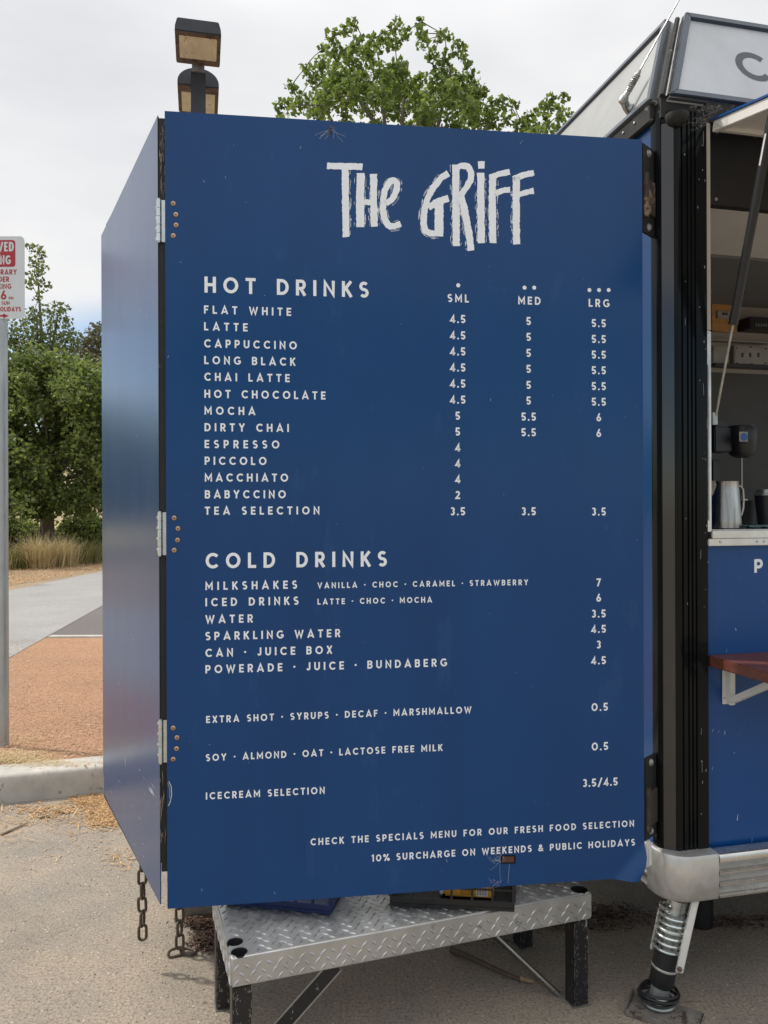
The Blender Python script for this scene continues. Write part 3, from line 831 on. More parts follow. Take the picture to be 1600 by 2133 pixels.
# ---- slot, scratches, webs on the board
def rect_on_panel(b, x0, y0, x1, y1, off0, off1):
    c = [to_panel(x, y) for x, y in ((x0, y1), (x1, y1), (x1, y0), (x0, y0))]
    b.prism([PM(s, t, off0) for s, t in c], [PM(s, t, off1) for s, t in c])
b = MB(); rect_on_panel(b, 1046, 1783.5, 1071, 1796.5, .0004, .0010); b.build('latch_slot', M['pink_brown'], front)
b = MB()
for q in ((1043.5, 1781.5, 1046, 1798.5), (1071, 1781.5, 1073.5, 1798.5), (1046, 1781.5, 1071, 1783.5), (1046, 1796.5, 1071, 1798.5)): rect_on_panel(b, *q, .0003, .0022)
b.build('slot_rim', M['black_gloss'], front)
def strand(b, pts, hw=.0005, base=.0016):
    q = [to_panel(*p) for p in pts]
    for quad in ribbon(q, hw): b.add([PM(p[0], p[1], base) for p in quad], [(0, 1, 2, 3)])
b = MB(); r = random.Random(21)
def wander(x, y, ang, n, step, bend):
    pts = [(x, y)]
    for _ in range(n):
        ang += r.uniform(-bend, bend); x += math.cos(ang) * step; y += math.sin(ang) * step; pts.append((x, y))
    return pts
for _ in range(9): strand(b, wander(r.uniform(684, 694), r.uniform(262, 272), r.choice((1.2, 1.6, 2.3, 2.7)), 7, r.uniform(2.5, 6), .35), .00022)
for _ in range(16): strand(b, wander(r.uniform(1030, 1048), r.uniform(1778, 1800), r.uniform(0, 6.3), 8, 3, 1.2), .00018)
for _ in range(6): strand(b, wander(r.uniform(1030, 1052), r.uniform(1832, 1842), r.uniform(0, 6.3), 6, 3, 1.2), .00018)
strand(b, [(1061, 1799), (1060, 1815), (1058, 1840)], .0003); strand(b, [(1041, 1799), (1042, 1838)], .0002)
strand(b, [(352, 1627), (357, 1638), (358, 1655), (355, 1670), (351, 1678)], .0010, .0012); strand(b, [(350, 1630), (354, 1645), (354, 1662)], .0004, .0012)
for x, y in [(r.uniform(360, 1330), r.uniform(260, 1820)) for _ in range(55)]: strand(b, wander(x, y, r.uniform(0, 6), 2, r.uniform(.4, 1.3), .4), r.choice((.0002, .0003, .0004)))
for x, y in ((1084, 296), (1088, 293), (1022, 830), (352, 740), (377, 545), (626, 305), (420, 1850), (571, 1857), (700, 1300), (930, 1790), (470, 368), (424, 376)):
    strand(b, wander(x, y, r.uniform(1, 2), 2, r.uniform(1, 3), .3), .0004)
b.build('cobweb', M['web'], front, fix=False)
b = MB()
for _ in range(30):
    x, y = r.gauss(688, 2.2), r.gauss(271, 6); s, t = to_panel(x, y)
    q = PM(s, t, r.uniform(.001, .004)); sliver(b, q, r.uniform(0, 6.3), .01, .0012, tilt=r.uniform(-1, 1))
b.build('lint', M['dirt_fluff'], front, fix=False)
# scratches on the side leaf
b = MB()
def s_scratch(x, y, L, wpx, ang):
    p = ray_plane(x, y, B0, n2); q = ray_plane(x + L * math.cos(ang), y + L * math.sin(ang), B0, n2)
    d = (q - p); sd = d.cross(n2).normalized() * wpx
    b.add([p + n2 * .0006, (p + q) / 2 + sd + n2 * .0006, q + n2 * .0006, (p + q) / 2 - sd + n2 * .0006], [(0, 1, 2, 3)])
s_scratch(261, 1575, 24, .0030, 1.55); s_scratch(259, 1610, 3, .002, 1.5)
for _ in range(26): s_scratch(r.uniform(225, 326), r.uniform(1590, 1800), r.uniform(2, 10), .0006, r.uniform(.6, 1.5))
for _ in range(8): s_scratch(312 + r.uniform(-4, 4), 1640 + r.uniform(-12, 6), r.uniform(12, 30), .0008, 1.0)
for _ in range(12): s_scratch(r.uniform(225, 326), r.uniform(500, 1500), r.uniform(1, 3), .0007, r.uniform(.6, 1.5))
b.build('scratches', M['web'], side, fix=False)

# ------------------------------------------------------------------ the coffee trailer
angT = R(13.5)
tx = Vector((math.cos(angT), math.sin(angT), 0)); ty = Vector((-math.sin(angT), math.cos(angT), 0))
fp = P(1467, 1066, 2.56)
T0 = fp - tx * .15; T0.z = 0
T = Frame(T0, tx, ty)
trailer = thing('coffee_trailer', T0, 'blue and black coffee trailer with open serving window and silver bumper', 'trailer')
TL, TD = 3.6, 1.62
def zT(px, py, b_=0.0):
    """height of a pixel on the trailer's front face"""
    return ray_plane(px, py, T(0, b_, 0), ty).z
def aT(px, b_=0.0): return T.local(ray_plane(px, 1066, T(0, b_, 0), ty))[0]
Z_BOT = .50; Z_POST = P(1420, 255, 2.54).z; Z_SILL = zT(1500, 1135); Z_CNT = zT(1500, 1104)
# lower front wall
b = MB(); b.box(T, .148, TL, 0, .03, Z_BOT, Z_SILL); b.build('front_wall', M['trailer_blue'], trailer)
# left side wall, back wall, far end, floor, roof
b = MB()
b.box(T, .0, .03, .0505, TD, Z_BOT, 2.86); b.build('side_wall', M['menu_blue'], trailer)
b = MB(); b.box(T, .03, TL, TD - .03, TD, Z_BOT, 2.86); b.build('rear_wall', mat('dull_wall', (.34, .31, .27), .55, var=.1, vscale=4), trailer)
b = MB(); b.box(T, TL - .03, TL, .03, .55, Z_BOT, 2.86); b.box(T, TL - .03, TL, 1.3, TD - .03, Z_BOT, 2.86); b.build('end_wall', M['trailer_blue'], trailer)  # gap in the end wall added to let light inside
b = MB(); b.box(T, .01, TL - .01, .035, TD - .035, Z_BOT - .10, Z_BOT + .04); b.build('floor', M['black_matt'], trailer)
b = MB(); b.box(T, .04, TL - .04, .06, TD - .06, Z_BOT + .041, Z_BOT + .05); b.build('bounce_floor', M['offwhite'], trailer)  # unseen pale floor, added to bounce light up into the interior
b = MB()
for x0, x1, y0, y1 in ((0, 1.5, 0, TD), (2.5, TL, 0, TD), (1.5, 2.5, 0, .25), (1.5, 2.5, 1.1, TD)): b.box(T, x0, x1, y0, y1, 2.845, 2.915)
b.build('roof', M['grime'], trailer)  # unseen roof opening, added to bring daylight into the interior
# hinge flange and black hinge plates between menu board and post
fa = PM(MW, 1.5, -.004); fa.z = 0
fb = T(-.004, .035, 0)
FL = Frame(fa, (fb - fa).normalized()); fl_len = (fb - fa).length
def hplate(y0, y1, rusty):
    zt, zb = P(1352, y0, 2.52).z, P(1352, y1, 2.52).z
    b = MB(); b.box(FL, .004, fl_len - .004, -.003, .0035, zb, zt)
    hp = b.build('hinge_plate', M['black_matt'], trailer, bevel=.003)
    for f in (.085, .91):
        c = FL(fl_len * .50, -.003, zb + (zt - zb) * (1 - f))
        k = MB(); k.lathe(c, -FL.y, [(.0125, 0), (.0125, .0015), (.0115, .002)], 18); k.lathe(c, -FL.y, [(.0085, .002), (.0085, .0065), (.007, .0075)], 6)
        k.build('bolt', M['bolt'], hp, smooth=True)
    zc = zb + (zt - zb) * (.42 if rusty else .38)
    k = MB(); k.cyl(FL(.018, -.006, zc - .07), FL(.018, -.006, zc + .07), .010, 12); k.box(FL, .018, fl_len - .01, -.010, -.004, zc - .055, zc + .055)
    k.build('hinge_barrel', mat('rusty_hinge', (.04, .03, .025), .8, var=.4, vscale=30, spot=(.22, .15, .10), spot_scale=28, spot_thr=.55 if rusty else .62, bump=.6, bscale=60), hp, bevel=.002)
hplate(303, 490, True); hplate(1574, 1747, False)
b = MB(); b.box(FL, .006, .034, -.012, .004, P(1352, 1806, 2.5).z, P(1352, 1752, 2.5).z); b.build('side_lamp', M['offwhite'], trailer, bevel=.006)
# fluted black corner post (section in a,b)
sec = [(-.006, .05), (-.006, .022), (-.004, .016)]
sec += [(.002, .008), (.006, .008), (.034, -.016), (.040, -.021), (.046, -.0225), (.054, -.0225), (.055, -.0165), (.059, -.0165), (.060, -.0235)]
for g in (.078, .092, .106):
    sec += [(g - .004, -.022), (g - .003, -.0165), (g + .001, -.0165), (g + .002, -.023)]
sec += [(.118, -.024), (.146, -.024), (.150, -.018), (.150, .03), (.04, .05)]
b = MB()
b.prism([T(x, y, .515) for x, y in sec], [T(x, y, Z_POST + .03) for x, y in sec])
b.build('corner_post', M['black_gloss'], trailer, smooth=True)
fc = [(.0055, .0078), (.0335, -.0162), (.0323, -.0176), (.0043, .0064)]
b = MB(); b.prism([T(x, y, .522) for x, y in fc], [T(x, y, Z_POST - .01) for x, y in fc]); b.build('post_facet', M['black_mirror'], trailer)
b = MB(); r = random.Random(77)
for _ in range(70):
    a = r.uniform(.064, .146); z = r.uniform(.56, Z_POST - .02); L = r.choice((.002, .003, .004, .006, .03)) * r.uniform(.6, 1.6); w_ = .0006 if L < .02 else .0003
    if any(abs(a - g) < .007 for g in (.078, .092, .106)): continue
    p = T(a, -.0262, z); q = T(a + r.uniform(-.002, .002), -.0262, z + L)
    b.add([p - tx * w_, p + tx * w_, q + tx * w_, q - tx * w_], [(0, 1, 2, 3)])
b.build('paint_chips', M['web'], trailer, fix=False)
b = MB(); b.lathe(T(.040, -.024, 2.844), (0, 0, -1), [(.0355, 0), (.0355, .004), (.034, .014), (.028, .025), (.017, .033), (.0, .036)], 24)
b.build('corner_cap', M['grime'], trailer, smooth=True)
# window jamb, two finishes
b = MB(); b.box(T, .1505, .170, -.012, .05, zT(1470, 690), 2.84); b.build('window_jamb', M['cream'], trailer, bevel=.003)
b = MB(); b.box(T, .1505, .168, -.014, .05, Z_CNT - .005, zT(1470, 690) - .002)
b.box(T, .1545, .160, -.019, -.014, Z_CNT + .03, zT(1470, 760)); b.build('jamb_trim', M['alu'], trailer, bevel=.002)
# sill: two folded aluminium strips
b = MB(); b.box(T, .1505, TL - .05, -.020, -.001, Z_SILL - .002, Z_SILL + .020)
b.box(T, .168, TL - .05, -.016, .05, Z_SILL + .0215, Z_CNT - .002)
sill = b.build('counter_sill', M['alu'], trailer, bevel=.003)
for px in (1492, 1568, 1582): MB().lathe(T(aT(px), -.020, Z_SILL + .011), -ty, [(.005, 0), (.004, .002), (.001, .003)], 12).build('rivet', M['bolt'], sill, smooth=True)
b = MB(); b.box(T, .17, TL - .05, .052, .62, Z_CNT - .035, Z_CNT); b.build('counter', M['alu'], trailer, bevel=.003)
# interior
CZ = 2.74
b = MB(); b.box(T, .03, TL - .03, .055, .085, zT(1480, 427, .06), 2.844); fas = b.build('fascia', M['black_matt'], trailer)
MB().lathe(T(aT(1494, .055), .055, zT(1494, 415, .055)), -ty, [(.006, 0), (.005, .002), (.001, .003)], 12).build('screw', M['bolt'], fas, smooth=True)
b = MB()
for x0, x1, y0, y1 in ((.03, 1.5, .09, .86), (2.5, TL - .03, .09, .86), (1.5, 2.5, .09, .25)): b.box(T, x0, x1, y0, y1, CZ, CZ + .03)
b.build('ceiling', M['ceiling'], trailer)  # gap left below the added roof opening
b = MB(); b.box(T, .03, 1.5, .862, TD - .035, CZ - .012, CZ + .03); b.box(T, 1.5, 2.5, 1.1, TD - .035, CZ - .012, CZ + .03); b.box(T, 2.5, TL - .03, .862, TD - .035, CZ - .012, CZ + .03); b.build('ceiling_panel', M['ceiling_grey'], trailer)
YB = TD - .032
def back(px, py): 
    q = T.local(ray_plane(px, py, T(0, YB, 0), ty)); return q[0], q[2]
def back_rect(b, x0, y0, x1, y1, thick, off=.0):
    a0, zt = back(x0, y0); a1, zb = back(x1, y1)
    b.box(T, a0, a1, YB - off - thick, YB - off, zb, zt)
b = MB(); back_rect(b, 1300, 768, 2300, 1200, .006); b.build('shaded_wall', M['interior_shade'], trailer)  # dark sheet painting shade onto the lower rear wall
b = MB(); back_rect(b, 1478, 606, 1530, 694, .02); brd = b.build('outlet_board', M['timber_board'], trailer, bevel=.002)
b = MB(); back_rect(b, 1487, 650, 1522, 668, .012, .021); b.build('power_outlet', M['grey_box'], brd, bevel=.002)
b = MB()
for x in (1497, 1503, 1513): back_rect(b, x, 655, x + 4, 660, .003, .0335)
b.build('outlet_slot', M['print_dark'], brd)
b = MB(); back_rect(b, 1536, 668, 1760, 705, .10); vt = b.build('extractor', M['plastic_black'], trailer, bevel=.004)
b = MB()
for i in range(40): back_rect(b, 1548 + i * 5, 683, 1550 + i * 5, 689, .004, .1005)
b.build('extractor_fins', M['steel_dull'], vt)
b = MB(); back_rect(b, 1478, 722, 1512, 762, .03); back_rect(b, 1519, 722, 1588, 764, .04); sp = b.build('switch_box', M['grey_box'], trailer, bevel=.004)
b = MB()
for x, y in ((1523, 727), (1552, 725), (1583, 728), (1524, 758), (1554, 760), (1582, 758)): back_rect(b, x, y, x + 3, y + 3, .003, .0405)
for x in (1535, 1551, 1568): back_rect(b, x, 738, x + 3, 747, .003, .0405)
b.build('switch', M['print_dark'], sp)
b = MB(); back_rect(b, 1478, 766, 1700, 769, .05); b.build('wall_rail', M['plastic_black'], trailer)
b = MB(); a0, zt = back(1480, 710); b.box(T, a0 - .2, a0 + 1.2, YB - .05, YB - .001, zt - .008, zt); b.build('wall_trim', M['grey_box'], trailer)

# lettering on the lower wall: the first letter of the word in view
def front_text(name, txt, xl, yt, yb, m, parent):
    q = ray_plane(xl, yb, T(0, 0, 0), ty); a, _, z0 = T.local(q); z1 = ray_plane(xl, yt, T(0, 0, 0), ty).z
    st_ = text_polys(txt, z1 - z0, a, None, z0, sw=.225, wide=1.2)
    return strokes_mesh(st_, lambda x, y, o: T(x, -o, y)).build(name, m, parent, fix=False)
fw = [o for o in trailer.children if o.name.startswith('front_wall')][0]
front_text('wall_letter', 'P', 1571, 1165, 1193, M['lettering'], fw)
b = MB(); r = random.Random(31)
for (x, y, L, w_) in ((1486, 1518, 6, .0009), (1498, 1520, 6, .0006), (1510, 1521, 9, .001), (1529, 1566, 3, .0012), (1485, 1596, 7, .0008), (1537, 1695, 14, .0013), (1567, 1745, 9, .0007), (1532, 1308, 5, .002), (1514, 1350, 10, .0004), (1589, 1251, 2, .0008), (1538, 1529, 2, .0006), (1480, 1754, 2, .0007)):
    p = ray_plane(x, y, T(0, 0, 0), ty) - ty * .0006; q = ray_plane(x + r.uniform(-2, 2), y + L, T(0, 0, 0), ty) - ty * .0006
    sd = tx * w_
    b.add([p - sd * .4, p + sd * .4, q + sd, q - sd], [(0, 1, 2, 3)])
b.build('drip_marks', M['web'], fw, fix=False)

# fold-down shelf
zs1 = zT(1470, 1364); zs0 = zs1 - .034
b = MB(); b.box(T, .154, 2.2, -.30, -.002, zs0, zs1)
shelf = b.build('shelf', M['shelf_wood'], trailer, bevel=.003)
def bracket(a0):
    b = MB()
    zt = zs0 - .002; zb = zt - .125
    b.box(T, a0 - .016, a0 + .018, -.006, -.001, zb, zt)                # wall plate
    b.box(T, a0 - .002, a0 + .018, -.024, -.006, zb, zt)
    b.box(T, a0 + .000, a0 + .020, -.285, -.024, zt - .018, zt)         # arm under shelf
    br = b.build('shelf_bracket', M['white_paint'], shelf, bevel=.002)
    for s in (0.0, .013):
        p0 = T(a0 - .002 + s, -.026, zb + .016); p1 = T(a0 + .0 + s, -.21, zt - .014)
        dd = (p1 - p0).normalized(); up = dd.cross(tx).normalized()
        k = MB(); f = Frame(p0, dd, tx, up)
        k.box(f, 0, (p1 - p0).length, -.0025, .0025, -.010, .010)
        k.build('shelf_bracket', M['white_paint'], shelf, bevel=.001)
    k = MB()
    for z in (zb + .02, zt - .012): k.lathe(T(a0 - .010, -.006, z), -ty, [(.0035, 0), (.003, .0015), (.001, .002)], 10)
    k.build('screw', M['bolt'], shelf, smooth=True)
bracket(.155 + aT(1508) - .150); bracket(1.9)

# roof sign boxes, leaning in at the top
zb_, zt_ = P(1392, 200, 2.515).z, P(1414, 30, 2.71).z
dl = .165
def corner(a, b_, z): return T(a, b_, z)
ft = [(0.018, -.022, zb_), (TL + .02, -.022, zb_), (TL - dl, -.022 + dl, zt_), (.018 + dl, -.022 + dl, zt_)]
sd_ = [(-.022, TD, zb_), (-.022, .018, zb_), (-.022 + dl, .018 + dl, zt_), (-.022 + dl, TD - dl, zt_)]
def sign_box(quad, name, m):
    q = [T(*p) for p in quad]
    ex = (q[1] - q[0]).normalized(); up = (q[3] - q[0]); up = (up - ex * up.dot(ex)); H = up.length; up.normalize()
    nn = ex.cross(up).normalized()                      # outward
    w0 = (q[1] - q[0]).length
    t0 = (q[3] - q[0]).dot(ex); t1 = (q[2] - q[0]).dot(ex)
    f = Frame(q[0], ex, -nn, up)
    b = MB()
    pts = [(0, 0), (w0, 0), (t1, H), (t0, H)]
    b.prism([f(x, .004, z) for x, z in pts], [f(x, .05, z) for x, z in pts])
    box = b.build(name, m, trailer)
    fw_ = .024
    k = MB()
    def bar(p0, p1, p2, p3): k.prism([f(x, -.008, z) for x, z in (p0, p1, p2, p3)], [f(x, .02, z) for x, z in (p0, p1, p2, p3)])
    sl = t0 / H; sr = (w0 - t1) / H
    inn = [(fw_ + sl * fw_, fw_), (w0 - fw_ - sr * fw_, fw_), (w0 - sr * (H - fw_) - fw_, H - fw_), (sl * (H - fw_) + fw_, H - fw_)]
    for i in range(4):
        j = (i + 1) % 4
        bar(pts[i], pts[j], inn[j], inn[i])
    k.build('sign_frame', M['sign_frame'], box, bevel=.002)
    return box, f
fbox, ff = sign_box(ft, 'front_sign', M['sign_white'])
sbox, sf = sign_box(sd_, 'side_sign', M['side_sign_dimmed'])
# dark joint at the corner
b = MB(); b.tube([T(.002, -.004, zb_ + .004), T(.002 + dl, -.004 + dl, zt_ - .01)], .009, 6)
b.tube([T(.020, -.012, zb_ + .004), T(.020 + dl, -.012 + dl, zt_ - .008)], .006, 8)
b.build('sign_joint', M['grime'], trailer, smooth=True)
b = MB(); b.box(T, .15, TL, -.02, .0, 2.845, zb_ - .001); b.box(T, -.02, .0, .03, TD, 2.845, zb_ - .001); b.build('gutter', M['grime'], trailer, bevel=.003)
k = MB()
for i in range(7): k.lathe(T(-.021, .12 + i * .07, 2.88), -tx, [(.004, 0), (.004, .003), (.002, .004)], 8)
k.build('gutter_rivet', M['bolt'], trailer, smooth=True)
# the big letter C on the front sign
q0 = ff.local(ray_plane(1537, 140, ff.o, ff.y)); qa = ff.local(ray_plane(1568, 108, ff.o, ff.y)); qb = ff.local(ray_plane(1568, 165, ff.o, ff.y))
st_ = text_polys('C', qa[2] - qb[2], q0[0], None, qb[2], sw=.19, wide=1.12)
strokes_mesh(st_, lambda x, y, o: ff(x, .004 - o, y)).build('sign_letter', M['sign_letter'], fbox, fix=False)

# serving hatch, propped open
HZ = zT(1490, 280); hs = .20
f_h = Frame(T(.162, -.016, HZ), tx, (-ty + Vector((0, 0, -hs))).normalized())
f_h.z = f_h.x.cross(f_h.y).normalized()
if f_h.z.z < 0: f_h.z = -f_h.z
b = MB(); b.box(f_h, 0, 2.45, .004, 1.1, .030, .036); hatch = b.build('hatch', M['trailer_blue'], trailer)
b = MB(); b.box(f_h, .006, .030, .006, 1.09, -.004, .0295); b.box(f_h, .032, 2.44, .006, .030, -.002, .0295); b.box(f_h, .032, 2.42, 1.06, 1.09, -.004, .0295); b.box(f_h, 2.42, 2.444, .032, 1.05, -.004, .0295)
b.build('hatch_frame', M['offwhite'], hatch, bevel=.002)
b = MB(); b.box(f_h, .032, 2.418, .032, 1.058, .010, .0295); b.build('hatch_lining', M['offwhite'], hatch)
# gas strut
s_low = P(1490, 872, 2.575); s_mid = P(1528, 662, 2.49); dirn = (s_mid - s_low).normalized()
s_top = P(1609, 238, 2.30)
k_ = (s_top - s_low)
s_mid = s_low + k_ * .345
b = MB(); b.cyl(s_low, s_mid + k_ * .01, .0042, 12); strut = b.build('gas_strut', M['steel_dull'], trailer, smooth=True)
b = MB(); b.cyl(s_mid, s_top, .0135, 20); b.cyl(s_mid - k_ * .012, s_mid + k_ * .03, .0145, 20); b.build('strut_cylinder', M['plastic_black'], strut, smooth=True)
b = MB(); b.box(Frame(s_low, tx, ty), -.014, .006, -.006, .006, -.02, .02); b.build('strut_mount', M['steel_dull'], strut, bevel=.002)
nv = (Vector((0, 0, EYE)) - s_mid).normalized(); kd = k_.normalized(); sv = kd.cross(nv).normalized()
b = MB(); pc = s_mid + k_ * .50
pts = []
for j in (0, 1):
    for a in (0.5, .9):
        v = nv * math.cos(a) * .0138 - sv * math.sin(a) * .0138
        pts.append(pc + kd * (.085 * j) + v)
b.add(pts, [(0, 1, 3, 2)]); b.build('strut_label', M['paper'], strut, fix=False)

# silver bumper: corner casting + ribbed rails on both sides
bz0, bz1 = .385, .530
sec = []
out_ = .045
def csec(o, rr_):
    L_ = o * .5
    pts = [(-L_, .06)]
    for i in range(13):
        a = R(180 + 90 * i / 12); pts.append((-L_ + rr_ + rr_ * math.cos(a), -o - .02 + rr_ + rr_ * math.sin(a)))
    pts += [(.152, -o - .02), (.152, .0), (.03, .06)]
    return pts
s_ = csec(out_, .085)
b = MB()
lv = [(out_ - .014, .090, bz1), (out_ - .004, .088, bz1 - .004), (out_, .085, bz1 - .016), (out_, .085, bz0 + .012), (out_ - .006, .085, bz0)]
rings = [[T(x, y, z) for x, y in csec(o, rr_)] for o, rr_, z in lv]
n_ = len(rings[0])
b.add([p for rg in rings for p in rg], [(i * n_ + k, i * n_ + (k + 1) % n_, (i + 1) * n_ + (k + 1) % n_, (i + 1) * n_ + k) for i in range(len(rings) - 1) for k in range(n_)] + [list(range(n_))[::-1], [(len(rings) - 1) * n_ + k for k in range(n_)]])
b.build('bumper_corner', M['alu_cast'], trailer, smooth=True)
# rail profile (outward, z)
rp = [(0, bz1 - .003), (.036, bz1 - .004), (.044, bz1 - .009), (.047, bz1 - .016), (.047, bz1 - .030), (.042, bz1 - .035)]
for g in (.040, .077, .114):
    rp += [(.022, bz1 - g), (.022, bz1 - g - .006), (.038, bz1 - g - .014), (.041, bz1 - g - .0145), (.047, bz1 - g - .020)]
    if g < .1: rp += [(.047, bz1 - g - .028), (.042, bz1 - g - .033)]
rp += [(.046, bz0 + .004), (.040, bz0), (0, bz0)]
b = MB(); b.prism([T(.1560, -.018 - o, z) for o, z in rp], [T(TL, -.018 - o, z) for o, z in rp]); b.build('bumper_rail', M['alu_rail'], trailer, bevel=.0012)
b = MB(); b.prism([T(.024 - o, .063, z) for o, z in rp], [T(.024 - o, TD, z) for o, z in rp]); b.build('bumper_rail', M['alu_rail'], trailer, bevel=.0012)
b = MB(); b.box(T, -.042, -.024, .064, .11, bz1 - .03, bz1 + .012); b.build('rubber_stop', M['alu_cast'], trailer, bevel=.007)

# stabiliser leg with coil spring
jt = P(1408, 1890, 2.56); jb = P(1372, 2096, 2.575)
jb.z = .035
ja = (jb - jt); jl = ja.length; ja.normalize()
JX = ja.orthogonal().normalized()
b = MB(); b.cyl(jt - ja * .03, jt + ja * jl * .55, .030, 24); leg = b.build('stabiliser_leg', M['zinc'], trailer, smooth=True)
b = MB(); b.lathe(jt, ja, [(.038, jl * .47), (.040, jl * .50), (.0385, jl * .63), (.041, jl * .635), (.041, jl * .665), (.0385, jl * .67), (.0385, jl * .84), (.034, jl * .86)], 26); b.build('leg_sleeve', M['black_matt'], leg, smooth=True)
b = MB(); b.lathe(jt, ja, [(.0415, jl * .638), (.042, jl * .642), (.042, jl * .660), (.0415, jl * .664)], 26); b.build('leg_clamp', M['alu'], leg, smooth=True)
b = MB(); b.cyl(jt + ja * jl * .8, jb, .029, 20); b.build('inner_tube', M['galv'], leg, smooth=True)
b = MB(); u_, w_ = JX, ja.cross(JX); pts = []
NT_ = 6.6
for i in range(200):
    t = i / 199; a = 2 * math.pi * NT_ * t; rr_ = .046
    pts.append(jt + ja * (.002 + (jl * .47) * t) + (u_ * math.cos(a) + w_ * math.sin(a)) * rr_)
b.tube(pts, .0055, 8); b.build('spring', M['zinc'], leg, smooth=True)
def flatbar(p0, p1, wd, th, m, name, parent, side):
    d = (p1 - p0).normalized(); s = (side - d * side.dot(d)).normalized(); f = Frame(p0, d, s, d.cross(s))
    k = MB(); k.box(f, -wd * .4, (p1 - p0).length + wd * .4, -th, th, -wd / 2, wd / 2)
    return k.build(name, m, parent, bevel=.003)
vd = Vector((0, -1, 0))
flatbar(P(1449, 1872, 2.50), P(1416, 2020, 2.505), .026, .003, M['white_paint'], 'leg_arm', leg, vd)
flatbar(P(1373, 1900, 2.60), P(1357, 1975, 2.60), .010, .004, M['white_paint'], 'leg_arm', leg, vd)
MB().lathe(P(1415, 2018, 2.50), vd, [(.008, 0), (.008, .006), (.004, .008)], 6).build('bolt', M['lamp_rust'], leg, smooth=True)
ftc = G(1382, 2118, 0); FT = Frame(ftc, Vector((.86, -.51, 0)))
b = MB(); b.box(FT, -.105, .11, -.05, .07, .006, .012); b.box(FT, -.105, .11, -.058, -.0505, .001, .020); b.box(FT, -.113, -.106, -.05, .07, .001, .026)
b.build('foot_plate', mat('worn_plate', (.27, .25, .225), .55, metal=.5, var=.25, vscale=18, rvar=.1, spot=(.10, .075, .055), spot_scale=26, spot_thr=.56), leg, bevel=.003)
b = MB(); b.lathe(Vector((jb.x, jb.y, .016)), (0, 0, 1), [(.052, 0), (.054, .004), (.050, .014), (.036, .022), (.030, .03)], 26); b.build('foot_ring', M['steel_dull'], leg, smooth=True)
b = MB(); r = random.Random(40)
for k in range(4):
    rr_ = .052 + .005 * r.random(); ph = r.uniform(0, 6)
    b.tube([Vector((jb.x + rr_ * 1.1 * math.cos(a + ph), jb.y + rr_ * math.sin(a + ph), .036 + .007 * k + .004 * math.sin(2 * a + k))) for a in [2 * math.pi * i / 40 for i in range(40)]], .0045, 6, closed=True)
tag(b.build('cable', M['cable'], smooth=True), 'black cable coiled around the foot of the stabiliser leg', 'cable')
# dark drain hose further under
b = MB(); hq = P(1462, 1962, 3.1); b.tube([Vector((hq.x, hq.y, .50)), Vector((hq.x, hq.y, .2)), Vector((hq.x - .01, hq.y - .01, hq.z))], .045, 16)
b.build('drain_pipe', M['plastic_black'], trailer, smooth=True)
for bb in (.16, TD - .16):
    wc = T(1.95, bb, .30)
    b = MB(); b.lathe(wc - ty * .08, ty, [(.17, 0), (.26, .0), (.295, .03), (.30, .08), (.295, .13), (.26, .16), (.17, .16)], 40); wh = b.build('wheel', M['black_matt'], trailer, smooth=True)
    b = MB(); b.lathe(wc - ty * .06, ty, [(.03, -.012), (.05, 0), (.10, .02), (.165, .0), (.169, .12)], 32); b.build('rim', M['zinc'], wh, smooth=True)
# drawbar behind the menu board
b = MB(); db0 = T(.0, 1.05, .44); db1 = Vector((-.80, 2.86, .44))
dd = (db1 - db0).normalized(); f = Frame(db0, dd, Vector((0, 0, 1)).cross(dd))
b.box(f, 0, (db1 - db0).length, -.04, .04, -.04, .04); b.box(f, (db1 - db0).length - .18, (db1 - db0).length + .06, -.05, .05, .042, .10)
b.build('drawbar', M['black_matt'], trailer, bevel=.004)
dk = [T(-.004, .12, 0), T(-.004, 1.5, 0), Vector((-.62, 3.16, 0)), Vector((-.56, 2.78, 0))]
b = MB(); b.prism([p + Vector((0, 0, .482)) for p in dk], [p + Vector((0, 0, .488)) for p in dk]); b.build('shade_deck', M['plate'], trailer)  # unseen deck, added to keep sun off the ground below
# whip aerial on the side sign
ab = P(1311, 222, 2.86); q = ray_plane(1311, 226, sf.o, sf.y)
wire_t = P(1421, -4, q.y - .12); base = q
outw = -sf.y
b0 = base + outw * .022; b1 = ray_plane(1304, 208, base + outw * .03, sf.y)
b1 = P(1299, 208, base.y - .02)
s_a = P(1311, 192, base.y - .02); s_b = P(1323, 172, base.y - .025)
w0_ = P(1321, 174, base.y - .025); w1_ = P(1421, -6, base.y - .10)
wd_ = (w1_ - w0_).normalized()
b = MB(); b.tube([base + outw * -.001, base + outw * .012, b1], [.020, .014, .014], 14); b.lathe(b1, wd_, [(.004, -.016), (.013, -.012), (.016, 0), (.013, .012), (.004, .017)], 16)
aer = b.build('aerial', M['steel_dull'], trailer, smooth=True)
b = MB(); c0 = b1 + wd_ * .016; pts = []
uu = wd_.orthogonal().normalized(); vv = wd_.cross(uu); SL = .070
for i in range(150):
    t = i / 149; a = 2 * math.pi * 9 * t; pts.append(c0 + wd_ * (.012 + (SL - .012) * t) + (uu * math.cos(a) + vv * math.sin(a)) * .0088)
b.tube(pts, .0032, 6); b.lathe(c0, wd_, [(.010, -.002), (.010, .012), (.006, .013), (.006, SL), (.008, SL), (.007, SL + .008), (.0025, SL + .02)], 14)
b.build('aerial_spring', M['steel_dull'], aer, smooth=True)
b = MB(); b.tube([c0 + wd_ * (SL + .01), c0 + wd_ * .6, c0 + wd_ * 1.1], [.0030, .0024, .0016], 8); b.build('aerial_whip', M['steel'], aer, smooth=True)
